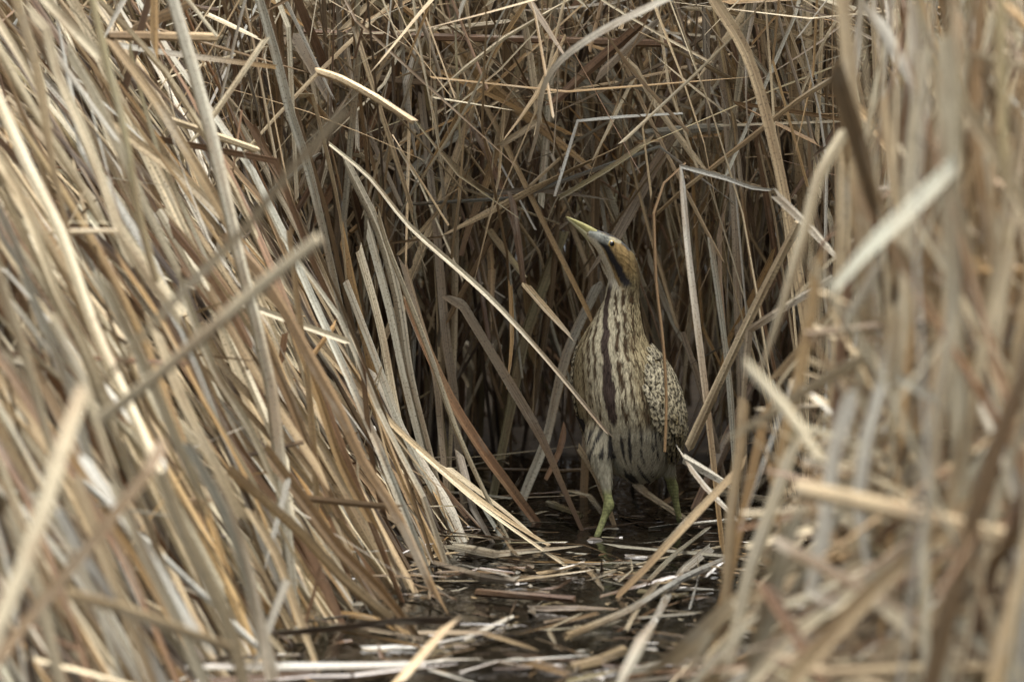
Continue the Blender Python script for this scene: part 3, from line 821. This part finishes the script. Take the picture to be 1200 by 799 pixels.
# ------------------------------------------------------------------ which leaves show largest: those become things of their own
allv = np.vstack([b['geo'][0] for b in BL])
cnt = np.array([len(b['geo'][1]) for b in BL]); off = np.cumsum([0] + [len(b['geo'][0]) for b in BL])
allq = np.vstack([b['geo'][1] + off[i] for i, b in enumerate(BL)])
owner = np.repeat(np.arange(len(BL)), cnt)
bvh = BVHTree.FromPolygons(allv.tolist(), allq.tolist())
seen = np.zeros(len(BL))
cv = Vector(CAM)
for u in range(3, 1200, 5):
    for v in range(3, 799, 5):
        hit = bvh.ray_cast(cv, Vector(ray(u + random.random() * 4, v + random.random() * 4)).normalized())
        if hit[2] is not None: seen[owner[hit[2]]] += 1
kept = {i for i, b in enumerate(BL) if b['keep']}
def best(test, n):
    c = [i for i, b in enumerate(BL) if i not in kept and seen[i] > 2 and test(b)]
    c.sort(key=lambda i: -seen[i])
    return c[:n]
is_w = lambda b: b['region'] == 'W'
land = [i for i in kept if not is_w(BL[i])]
stems = [i for i in land if BL[i]['name'] == 'reed_cane']
kept |= set(best(lambda b: not is_w(b) and b['name'] == 'reed_leaf', 296 - (len(land) - len(stems)) - 110))
kept |= set(best(lambda b: is_w(b) and b['name'] == 'reed_leaf', 85))
kept |= set(best(lambda b: b['name'] == 'reed_cane', 60))
groups = {}
for i, b in enumerate(BL):
    if i in kept:
        V, Q, U, C = b['geo']
        c0 = V[np.argmin(V[:, 2])].copy()
        o = mesh_obj(b['name'], V - c0, Q, U, C, WET if b['region'] == 'W' and V[:, 2].max() < 0.12 else REED)
        o.location = c0
        tag(o, b['label'], b['cat'], b['group'])
    else:
        groups.setdefault(b['region'], []).append(b['geo'])
LAB = {'L': ('reed_heap', 'mass of smaller dry reeds filling the slanting bank'), 'B': ('reed_thicket', 'mass of smaller dry reeds filling the thicket behind the bittern'),
       'R': ('reed_clump', 'mass of smaller dry reeds filling the loose upright clump'), 'W': ('reed_litter', 'smaller dead reed pieces strewn over the water')}
for k, gs in groups.items():
    join(gs, LAB[k][0], LAB[k][1], 'reeds' if k != 'W' else 'litter', WET if k == 'W' else None)

# ------------------------------------------------------------------ the bittern
PXM = S_PX
SL = [(314,720,741,-.034,.7),(325,714,746,-.027,.8),(336,711,749,-.021,.92),(350,708.5,748,-.016,1.0),(362,703,749,-.012,1.0),(375,696,751,-.008,1.0),(390,686,754,0.0,1.0),(405,678,761,.010,1.0),
      (420,674,773,.02,1.0),(440,672,783,.032,1.03),(460,673,790,.04,1.08),(480,677,794,.05,1.12),(500,683,795,.06,1.15),(515,689,792,.065,1.15),
      (530,697,788,.07,1.15),(545,709,783,.075,1.15),(555,722,777,.08,1.1),(563,738,766,.085,1.0)]
SLv = np.array([s[0] for s in SL], float); SLc = np.array([(s[1] + s[2]) / 2 for s in SL]); SLr = np.array([(s[2] - s[1]) / 2 for s in SL])
SLy = np.array([s[3] for s in SL]); SLf = np.array([s[4] for s in SL])
def torso(v, phi, grow_=0.0):
    """point on the torso at picture row v; phi = 0 faces the camera, + towards the picture right"""
    c, r, y, f = (np.interp(v, SLv, a) for a in (SLc, SLr, SLy, SLf))
    o = P(c, v, y)
    R_ = (r + grow_) * PXM
    return o + np.array([math.sin(phi) * R_, -math.cos(phi) * R_ * f, 0.0])
def loft(rings):
    n = len(rings[0]); V = np.vstack(rings); m = len(rings)
    F = [(i * n + j, i * n + (j + 1) % n, (i + 1) * n + (j + 1) % n, (i + 1) * n + j) for i in range(m - 1) for j in range(n)]
    F.append(tuple(range(n - 1, -1, -1))); F.append(tuple((m - 1) * n + j for j in range(n)))
    return V, F
def tube(pts, rad, n=14, flat=1.0, flat_axis=None):
    """rings across a 3-D path; flat squeezes the section along flat_axis"""
    pts = np.array(pts, float)
    t = np.gradient(pts, axis=0); t /= np.linalg.norm(t, axis=1)[:, None]
    rings = []
    for p, d, r in zip(pts, t, rad):
        fa = np.array(flat_axis if flat_axis is not None else (0, 1, 0), float)
        b = fa - d * fa.dot(d); b /= np.linalg.norm(b)
        a = np.cross(d, b)
        rings.append([p + a * r * math.cos(k) + b * r * flat * math.sin(k) for k in np.linspace(0, 2 * math.pi, n, endpoint=False)])
    return loft([np.array(x) for x in rings])
def resample(rows, n):
    a = np.array(rows, float); s = np.linspace(0, len(a) - 1, n)
    out = []
    for q in s:
        i = min(int(q), len(a) - 2); f = q - i
        p0, p1, p2, p3 = a[max(i-1, 0)], a[i], a[i+1], a[min(i+2, len(a)-1)]
        out.append(0.5 * ((2*p1) + (-p0+p2)*f + (2*p0-5*p1+4*p2-p3)*f*f + (-p0+3*p1-3*p2+p3)*f**3))
    return np.array(out)

pieces = []
vv = np.linspace(314, 563, 44)
pieces.append(loft([np.array([torso(v, k) for k in np.linspace(0, 2 * math.pi, 36, endpoint=False)]) for v in vv]))
# head: bill base to nape; rows u, v, depth, radius in pixels
HEAD = [(688,271,-.085,4.5),(694,275,-.076,8.2),(703,281,-.066,11.2),(712,288,-.056,14.6),(720,297,-.047,17.6),(727,308,-.037,19.4),(731,322,-.028,19.6),(731,338,-.022,19.4),(728.5,352,-.018,19.0),(727,364,-.014,17)]
hr = resample(HEAD, 26)
HEAD_SIDE = np.array([0.42, 0.9, 0.05])           # across the head, ear to ear
pieces.append(tube([P(u, v, y) for u, v, y, r in hr], [r * PXM for u, v, y, r in hr], n=24, flat=0.80, flat_axis=HEAD_SIDE))
def leg(rows):
    rr = resample(rows, 24)
    pts = [P(u, v, y) for u, v, y, r in rr]
    pieces.append(tube(pts, [r * PXM for u, v, y, r in rr], n=16))
    foot = np.array(pts[-1])
    for a, L in ((-100, .075), (-65, .085), (-135, .07), (80, .05)):
        d = np.array([math.cos(math.radians(a)), math.sin(math.radians(a)), 0])
        pieces.append(tube([foot, foot + d * L * .35 + np.array([0, 0, .008]), foot + d * L * .7, foot + d * L - np.array([0, 0, .006])], [.006, .0055, .005, .0025], n=8))
leg([(712,490,.01,26),(705,520,-.005,19),(705,542,-.01,12.5),(709,560,-.012,8.5),(711,575,-.015,6),(712.5,584,-.018,5.6),(713.5,592,-.018,7.0),(709,604,-.02,4.6),(704,617,-.025,4.1),(699,630,-.03,4.0),(692,648,-.035,3.8)])
leg([(765,505,.06,24),(774,530,.07,16),(781,550,.085,9.5),(786,562,.1,6.2),(788.5,571,.11,6.9),(791,583,.117,4.8),(794,598,.125,4.0),(797,612,.134,3.8),(801,632,.14,3.7)])
# tail, pointing down and back
tl = [torso(505, math.pi * .93), torso(530, math.pi * .93, 14), torso(548, math.pi * .93, 34)]
pieces.append(tube(resample(tl, 10), np.linspace(.034, .018, 10), n=12, flat=.5, flat_axis=(0, .8, .6)))

bm = bmesh.new()
for V, F in pieces:
    vs = [bm.verts.new(p) for p in V]
    for f in F: bm.faces.new([vs[i] for i in f])
bmesh.ops.recalc_face_normals(bm, faces=bm.faces)
me = bpy.data.meshes.new('body'); bm.to_mesh(me); bm.free()
tmp = bpy.data.objects.new('tmp_body', me); col.objects.link(tmp)
md = tmp.modifiers.new('r', 'REMESH'); md.mode = 'VOXEL'; md.voxel_size = 0.0024
ms = tmp.modifiers.new('s', 'SMOOTH'); ms.factor = 0.5; ms.iterations = 8
dg = bpy.context.evaluated_depsgraph_get(); dg.update()
body_me = bpy.data.meshes.new_from_object(tmp.evaluated_get(dg))
bpy.data.objects.remove(tmp); bpy.data.meshes.remove(me)

def pl_dist(u, v, line):
    """distance in pixels to a polyline and the position 0..1 along it"""
    best_, pos = np.full(np.shape(u), 1e9), np.zeros(np.shape(u))
    m = len(line) - 1
    for i in range(m):
        a = np.array(line[i], float); b = np.array(line[i+1], float); d = b - a; L2 = d.dot(d)
        t = np.clip(((u - a[0]) * d[0] + (v - a[1]) * d[1]) / L2, 0, 1)
        r = np.hypot(u - a[0] - t * d[0], v - a[1] - t * d[1])
        k = r < best_
        best_ = np.where(k, r, best_); pos = np.where(k, (i + t) / m, pos)
    return best_, pos
def nz(a, b, c=0.0):
    return np.array([mnoise.noise(Vector((x, y, z))) for x, y, z in zip(np.ravel(a), np.ravel(b), np.broadcast_to(c, np.shape(np.ravel(a))))])
def ss(x, a, b):
    t = np.clip((x - a) / (b - a), 0, 1); return t * t * (3 - 2 * t)
def lerp(c, d, f): return c * (1 - f[:, None]) + np.asarray(d) * f[:, None]

# axis of the bird: height -> picture row, and how far the front line is turned to the picture left
AX_Z = np.array([P(c, v, y)[2] for v, c, y in zip(SLv, SLc, SLy)]); AX_X = np.array([P(c, v, y)[0] for v, c, y in zip(SLv, SLc, SLy)])
FRONT = (np.array([325, 352, 368, 385, 420, 460, 563.]), np.radians([-62, -55, -38, -20, -15.5, -17, -18]))
CREAM = np.array((0.52, 0.465, 0.32)); BUFF = np.array((0.25, 0.20, 0.10)); DKBR = np.array((0.052, 0.034, 0.024)); BROWN = np.array((0.088, 0.052, 0.024))
BLACK = np.array((0.014, 0.013, 0.014)); GREEN = np.array((0.235, 0.245, 0.105)); GOLD = np.array((0.30, 0.205, 0.085)); SLATE = np.array((0.075, 0.077, 0.078))
def plumage(p):
    """colour of the plumage at points p (n,3)"""
    z = p[:, 2]
    v = np.interp(-z, -AX_Z, SLv)                         # picture row of the slice
    cx = np.interp(v, SLv, SLc); r = np.interp(v, SLv, SLr); cy = np.interp(v, SLv, SLy)
    ax = np.interp(v, SLv, AX_X)
    phi = np.arctan2(p[:, 0] - ax, -(p[:, 1] - cy))
    th = np.mod(phi - np.interp(v, *FRONT) + math.pi, 2 * math.pi) - math.pi
    s = th * r                                            # px round the body from the front line, + = bird's left
    s = s / np.interp(v, [340, 380, 440], [0.8, 0.9, 1.0])
    sw = s + 2.4 * nz(s / 9, v / 20, 1) + 1.9 * nz(s / 3, v / 6, 2)
    fine = nz(s / 2.0, v / 4.5, 3); med = nz(s / 4.5, v / 11, 4)
    c = np.tile(CREAM, (len(p), 1)) * (1 + 0.12 * med[:, None])
    side = ss(np.abs(sw) + 5 * med, 15, 40)
    c = lerp(c, BUFF * 1.15, side * 0.75)
    # vermiculated flanks
    c = lerp(c, BROWN * 0.9, side * ss(fine + 0.4 * med, 0.05, 0.3) * 0.85)
    # stripes either side of the front line
    brk = ss(1.0 * med + 0.7 * fine + 0.32, 0.0, 0.3)
    for c0, hw in ((15.5, 3.6), (27, 3.4), (-15, 3.0), (-25, 2.8), (38, 3), (-35, 2.4)):
        f = 1 - ss(np.abs(sw - c0), hw - 1.6, hw + 1.2)
        c = lerp(c, BROWN * (0.62 + 0.25 * fine[:, None]), f * brk * 0.97 * (1 - ss(v, 488, 505)))
    f = 1 - ss(np.abs(sw), np.interp(v, [340, 380, 450, 478, 494], [4.6, 5.2, 6.6, 5.0, 0.2]) - 0.8, np.interp(v, [340, 380, 450, 478, 494], [4.6, 5.2, 6.6, 5.0, 0.2]) + 1.0)
    c = lerp(c, (np.array((0.058, 0.040, 0.031)) * (1 + 0.55 * nz(s / 1.6, v / 12, 8)[:, None])), f * (v < 493))
    c = lerp(c, BROWN, ss(nz(s / 1.7, v / 3.0, 21), 0.22, 0.42) * 0.45 * (np.abs(sw) > 7))      # flecks
    # belly: pale with scattered dark streaks
    b = ss(v, 486, 502)
    bel = np.tile(np.array((0.44, 0.40, 0.29)), (len(p), 1)) * (1 + 0.1 * med[:, None])
    st = nz(s / 4.0 + 0.02 * v, v / 34, 6) + 0.25 * nz(s / 2.0, v / 9, 12)
    bel = lerp(bel, BLACK * 2, ss(st, 0.08, 0.2) * 0.95)
    c = lerp(c, bel, b)
    # back and tail
    back = ss(np.abs(th), 1.7, 2.2) * (v > 380)
    c = lerp(c, BROWN * (0.9 + 0.8 * fine[:, None]), back * 0.9)
    # head, seen along the ear-to-ear line: picture coordinates of the head's own plane
    pu = np.array([to_px(q) for q in p]); u, w = pu[:, 0], pu[:, 1]
    hd = ss(-(w - 0.35 * (u - 712)), -341, -322)
    h = np.tile(GOLD, (len(p), 1)) * (1 + 0.25 * fine[:, None])
    nape = ss(w, 312, 335) * ss(u, 728, 738)
    h = lerp(h, BROWN * 0.8, ss(fine + 0.3 * med, 0.12, 0.4) * 0.55)
    h = lerp(h, BUFF * (0.75 + 0.5 * nz(u / 3, w / 2.2, 5)[:, None]), nape)
    h = lerp(h, BUFF * 0.6, ss(u - 0.25 * w, 658, 668) * 0.5)
    h = lerp(h, BROWN * 0.6, nape * ss(nz(u / 4, w / 1.6, 9), 0.1, 0.35) * 0.8)
    d, t = pl_dist(u, w, [(692, 281), (700, 295), (708, 312), (716, 330), (723, 348)])
    h = lerp(h, (0.62, 0.57, 0.44), 1 - ss(d + 1.5 * med, 5.2, 7.6))                   # throat
    d, t = pl_dist(u, w, [(686, 282), (697, 302), (705, 320), (710, 338), (711, 350)])
    h = lerp(h, BROWN * 0.9, (1 - ss(d + fine, 1.6, 3.6)) * ss(w, 288, 300))           # dark line down the throat
    d, t = pl_dist(u, w, [(703, 283), (712, 291), (719, 304), (726, 318), (733, 331), (737, 338)])
    h = lerp(h, BLACK * (1.2 + 1.0 * t[:, None]), (1 - ss(t, .86, 1.0) * .8) * (1 - ss(d + 1.8 * fine + 1.2 * med, 1.2 + 2.0 * t, 3.8 + 3.6 * t)))   # moustache
    d, t = pl_dist(u, w, [(694, 272), (704, 278), (712, 281)])
    h = lerp(h, np.array((0.26, 0.27, 0.235)) * (1 + 0.5 * fine[:, None]), (1 - ss(d + 1.2 * med, 3.0, 7.0)))                                     # bare skin before the eye
    d, t = pl_dist(u, w, [(694, 268), (708, 270), (722, 276), (732, 284), (738, 291)])
    h = lerp(h, SLATE * 0.8, (1 - ss(d + fine, 2.0, 4.6)))                             # dark cap
    d, t = pl_dist(u, w, [(716, 279.5), (726, 283.5)])
    h = lerp(h, (0.36, 0.33, 0.23), (1 - ss(d, 1.2, 3.0)) * 0.8)                        # pale brow
    d, t = pl_dist(u, w, [(745, 305), (750, 325), (750, 345)])
    h = lerp(h, BROWN * 0.5, (1 - ss(d + fine, 1.0, 3.5)) * 0.6)
    c = lerp(c, h, hd)
    # pale feathered thighs, then green shanks
    lg = (np.abs(pu[:, 0] - 709) < 16) & (w > 536) | (pu[:, 0] > 768) & (w > 540) & (pu[:, 0] < 806)
    lp = np.tile(np.array((0.40, 0.37, 0.27)), (len(p), 1)) * (1 + 0.15 * fine[:, None])
    c = np.where((lg & (w > 538))[:, None], lp, c)
    gmask = ss(w, np.where(u < 740, 570, 556), np.where(u < 740, 580, 563)) * lg
    gr = np.tile(GREEN, (len(p), 1)) * (1 + 0.35 * nz(u / 2, w / 3, 7)[:, None] + 0.16 * np.sin(w * 1.7)[:, None])
    gr = lerp(gr, (0.13, 0.12, 0.06), ss(nz(u / 3.5, w / 5, 17), 0.1, 0.4) * 0.6)
    c = lerp(c, gr, gmask)
    c[z < 0.005] = GREEN * 0.6
    return np.clip(c, 0.008, 0.8)

def feather_material(name, rough=0.75):
    m, nt, b = nodes(name)
    at = N(nt, 'ShaderNodeAttribute', attribute_name='Col')
    tc = N(nt, 'ShaderNodeTexCoord')
    mp = N(nt, 'ShaderNodeMapping'); mp.inputs['Scale'].default_value = (1, 1, 0.3); nt.links.new(tc.outputs['Object'], mp.inputs[0])
    n1 = N(nt, 'ShaderNodeTexNoise', Scale=420.0, Detail=3.0); nt.links.new(mp.outputs[0], n1.inputs['Vector'])
    s = ramp(nt, n1.outputs[0], [(0.3, 0.72), (0.7, 1.18)])
    nt.links.new(mix(nt, at.outputs['Color'], s, 1.0, 'MULTIPLY'), b.inputs['Base Color'])
    b.inputs['Roughness'].default_value = rough
    b.inputs['Specular IOR Level'].default_value = 0.25
    bp = N(nt, 'ShaderNodeBump', Strength=0.3, Distance=0.001)
    nt.links.new(n1.outputs[0], bp.inputs['Height']); nt.links.new(bp.outputs[0], b.inputs['Normal'])
    return m
FEATHER = feather_material('plumage')

origin = np.array([*P(730, 600, 0.05)[:2], 0.0])
bird = bpy.data.objects.new('bittern', None); col.objects.link(bird); bird.location = Vector(origin)
tag(bird, 'streaked brown and cream bittern standing in dark water with its bill raised', 'bird')
def bird_part(name, V, Q, colr, mat, parent=None, smooth=True):
    o = mesh_obj(name, np.asarray(V) - origin, Q, None, colr, mat, smooth=smooth)
    o.parent = parent or bird
    return o

n = len(body_me.vertices); bv = np.empty(n * 3, dtype=np.float32); body_me.vertices.foreach_get('co', bv); bv = bv.reshape(-1, 3).astype(float)
bn = np.array([v.normal for v in body_me.vertices])
bcol = plumage(bv)
a = body_me.color_attributes.new('Col', 'FLOAT_COLOR', 'POINT')
a.data.foreach_set('color', np.hstack([bcol, np.ones((n, 1))]).astype(np.float32).ravel())
body_me.vertices.foreach_set('co', (bv - origin).astype(np.float32).ravel())
body_me.polygons.foreach_set('use_smooth', np.ones(len(body_me.polygons), dtype=bool))
body_me.materials.append(FEATHER)
body_me.update()
body = bpy.data.objects.new('body', body_me); col.objects.link(body); body.parent = bird
polys = [tuple(p.vertices) for p in body_me.polygons]
bbvh = BVHTree.FromPolygons(bv.tolist(), polys)

# small contour feathers over head, neck and breast
def feather(root, d, nrm, L, W, lift0=0.0006, lift1=0.0022, rows=4):
    """leaf-shaped scale with a slight camber; returns verts and quads"""
    s = np.cross(d, nrm)
    tt = np.linspace(0, 1, rows); prof = np.interp(tt, [0, .35, .75, 1], [.55, 1, .85, .12])
    V = []
    for t, w in zip(tt, prof):
        c = root + d * L * t + nrm * (lift0 + (lift1 - lift0) * t)
        V += [c - s * W * w / 2, c + nrm * W * 0.12, c + s * W * w / 2]
    Q = []
    for i in range(rows - 1):
        k = i * 3
        Q += [(k, k + 1, k + 4, k + 3), (k + 1, k + 2, k + 5, k + 4)]
    return V, Q
pick_i = rng.choice(n, 8500, replace=False)
FV, FQ = [], []; tone = []
for i in pick_i:
    p, nr = bv[i], bn[i]
    u, w = to_px(p)
    if p[2] < 0.10 or nr[1] > 0.75: continue
    if w < 300 and (u < 703): continue
    if math.hypot(u - 717, w - 285.5) < 6.5: continue
    if w > 535 and (u < 728 or u > 768) and rng.random() < 0.5: continue
    if w > 556 and (u > 766): continue
    if w > 566: continue
    head = w < 345
    d = np.array([0.55, 0.25, -0.8]) if head and w < 318 else np.array([0.0, 0.0, -1.0])
    if 345 <= w < 420: d = np.array([(u - 716) * 0.006, 0, -1.0])
    d = d + rng.normal(0, 0.10, 3)
    d = d - nr * d.dot(nr); d /= np.linalg.norm(d) + 1e-9
    L = np.interp(w, [270, 300, 345, 420, 500, 560], [.005, .008, .016, .026, .032, .024]) * rng.uniform(.8, 1.25)
    W = np.interp(w, [270, 345, 420, 520], [.0024, .0032, .0042, .0052]) * rng.uniform(.8, 1.2)
    V, Q = feather(p - d * L * 0.4, d, nr, L, W, 0.0003, 0.0009 if head else 0.0021)
    FQ += [tuple(j + len(FV) for j in q) for q in Q]; FV += V
    tone += [1 + rng.normal(0, 0.09)] * len(V)
FV = np.array(FV)
o = bird_part('plumage', FV, FQ, plumage(FV) * np.array(tone)[:, None], FEATHER, body)
o['kind'] = 'stuff'

# folded wings: overlapping barred feathers, coverts above, dark flight feathers below
def wing(sign, f0, f1):
    V_, Q_, C_ = [], [], []
    rows = list(np.arange(524, 401, -7.5))
    for v in rows:
        a0 = np.interp(v, *f0); a1 = f1
        r = np.interp(v, SLv, SLr)
        na = max(4, int(abs(a1 - a0) * r / 7.2))
        for k in range(na):
            ph = a0 + (a1 - a0) * (k + rng.uniform(.2, .8)) / na
            vv_ = v + rng.normal(0, 1.2)
            edge = min(1.0, (k + 0.5) / 3.0)
            gr_ = (1.5 + (9 if sign > 0 else 2) * edge * np.interp(v, [402, 430, 500, 524], [0.25, .7, 1, .75]))
            p = torso(vv_, ph, gr_); q = torso(vv_ + 8, ph + sign * 0.045, gr_)
            nr = torso(vv_, ph, gr_ + 5) - p; nr /= np.linalg.norm(nr)
            d = q - p; d /= np.linalg.norm(d)
            L = np.interp(v, [402, 440, 520], [.020, .026, .036]) * rng.uniform(.85, 1.15)
            V, Q = feather(p, d, nr, L, np.interp(v, [402, 520], [.0145, .0175]) * rng.uniform(.85, 1.15), 0.0, 0.004, rows=9)
            base = lerp(np.tile(np.array((0.47, 0.42, 0.29)), (1, 1)), BUFF * 1.2, np.array([np.clip(0.1 + 0.6 * (v - 450) / 70 + rng.normal(0, .2), 0, .9)]))[0]
            base = base * (1 + rng.normal(0, .10))
            if v < 420: base = base * 0.8
            ph0 = rng.random()
            for rI in range(9):
                for cI in range(3):
                    t = rI / 8
                    x = (t * 1.5 + (0.0 if cI == 1 else 0.32) + ph0) % 1.0
                    dark = x < (0.46 if cI == 1 else 0.34)
                    C_.append(np.array((0.024, 0.019, 0.014)) * (1.3 if rng.random() < .4 else 1) if dark else base * (1 + rng.normal(0, .06)))
            Q_ += [tuple(j + len(V_) for j in q) for q in Q]; V_ += V
    w_ = bird_part('wing', V_, Q_, np.clip(C_, .01, .8), FEATHER)
    w_['label'] = 'folded wing barred black on cream'
    # flight feathers under the coverts
    V_, Q_, C_ = [], [], []
    for k in range(7):
        ph = (f1 * 0.42 + sign * 0.12 * k)
        p = torso(486, ph, 4); q = torso(533, ph + sign * .1, 2)
        nr = torso(500, ph, 9) - torso(500, ph, 4); nr /= np.linalg.norm(nr)
        d = q - p; L = np.linalg.norm(d) * 1.12; d /= np.linalg.norm(d)
        V, Q = feather(p, d, nr, L, .022, 0, .002, rows=8)
        Q_ += [tuple(j + len(V_) for j in q) for q in Q]; V_ += V
        C_ += [BLACK * 1.6] * len(V)
    bird_part('flight_feathers', V_, Q_, np.array(C_), FEATHER, w_)
wing(1, (np.array([402., 420, 440, 475, 500, 528]), np.array([1.05, .62, .40, .42, .62, 1.0])), 2.75)
wing(-1, (np.array([402., 440, 475, 528]), np.array([-1.5, -1.42, -1.42, -1.5])), -2.75)

# bill
def simple(name, rough, spec=0.5):
    m, nt, b = nodes(name)
    at = N(nt, 'ShaderNodeAttribute', attribute_name='Col')
    tc = N(nt, 'ShaderNodeTexCoord')
    n1 = N(nt, 'ShaderNodeTexNoise', Scale=160.0, Detail=3.0); nt.links.new(tc.outputs['Object'], n1.inputs['Vector'])
    s = ramp(nt, n1.outputs[0], [(0.3, 0.8), (0.7, 1.15)])
    nt.links.new(mix(nt, at.outputs['Color'], s, 1.0, 'MULTIPLY'), b.inputs['Base Color'])
    b.inputs['Roughness'].default_value = rough; b.inputs['Specular IOR Level'].default_value = spec
    return m
HORN = simple('bill_horn', 0.4)
bill = bpy.data.objects.new('bill', None); col.objects.link(bill); bill.parent = bird
def mandible(name, rows, top, low):
    rr = resample(rows, 16)
    V, F = tube([P(u, v, y) for u, v, y, r in rr], [r * PXM for u, v, y, r in rr], n=14, flat=0.62, flat_axis=HEAD_SIDE)
    q = [f for f in F if len(f) == 4]
    e = len(V) - 14
    q += [(e, e + 1 + j, e + 2 + j, e + 2 + j) for j in range(0)]
    ax = np.repeat(np.array([P(u, v, y) for u, v, y, r in rr]), 14, axis=0)
    f = np.clip(((V - ax)[:, 2]) / (np.repeat(np.array([r for u, v, y, r in rr]), 14) * PXM) * 0.5 + 0.5, 0, 1)
    c = lerp(np.tile(np.array(low), (len(V), 1)), top, ss(f, .72, .95))
    bird_part(name, V, q, c, HORN, bill)
mandible('upper_mandible', [(702,278,-.068,5.5),(694,272.6,-.078,6.2),(684,266,-.088,4.7),(674,260,-.098,3.0),(667,256,-.105,1.5),(663.3,253.8,-.109,.4)], (0.17, 0.16, 0.10), (0.44, 0.41, 0.18))
mandible('lower_mandible', [(699,284,-.068,4.5),(691,278.6,-.077,4.6),(682,270.6,-.087,3.2),(673,263,-.097,2.0),(667,258,-.104,1.1),(664.3,255.6,-.108,.35)], (0.36, 0.35, 0.17), (0.50, 0.47, 0.28))

# eyes on both sides of the head
EYE = simple('eye_gloss', 0.06, 0.8)
def ball(c, r, squash, axis, nlat=10, nlon=16):
    axis = axis / np.linalg.norm(axis); a = np.cross(axis, (0, 0, 1.0)); a /= np.linalg.norm(a); b = np.cross(axis, a)
    V = [c + r * (math.cos(la) * (a * math.cos(lo) + b * math.sin(lo)) + axis * math.sin(la) * squash) for la in np.linspace(-1.5, 1.5, nlat) for lo in np.linspace(0, 2 * math.pi, nlon, endpoint=False)]
    Q = [(i * nlon + j, i * nlon + (j + 1) % nlon, (i + 1) * nlon + (j + 1) % nlon, (i + 1) * nlon + j) for i in range(nlat - 1) for j in range(nlon)]
    return np.array(V), Q
def eye(origin_, dirn):
    h = bbvh.ray_cast(Vector(origin_), Vector(dirn))
    if h[0] is None: return
    c = np.array(h[0]); nr = np.array(h[1])
    if nr.dot(dirn) > 0: nr = -nr
    V, Q = ball(c - nr * .0012, 4.4 * PXM, .5, nr)
    e = bird_part('eye', V, Q, np.tile(np.array((0.42, 0.30, 0.09)), (len(V), 1)), EYE)
    V, Q = ball(c + nr * .0002, 3.4 * PXM, .66, nr)
    bird_part('pupil', V, Q, np.tile(np.array((0.004, 0.004, 0.005)), (len(V), 1)), EYE, e)
rd = ray(717, 285.5); rd = rd / np.linalg.norm(rd)
eye(CAM, rd)
eye(P(717, 285.5, -0.05) + np.array([0.42, 0.9, 0.05]) * 0.3, -np.array([0.42, 0.9, 0.05]) / np.linalg.norm([0.42, 0.9, 0.05]))
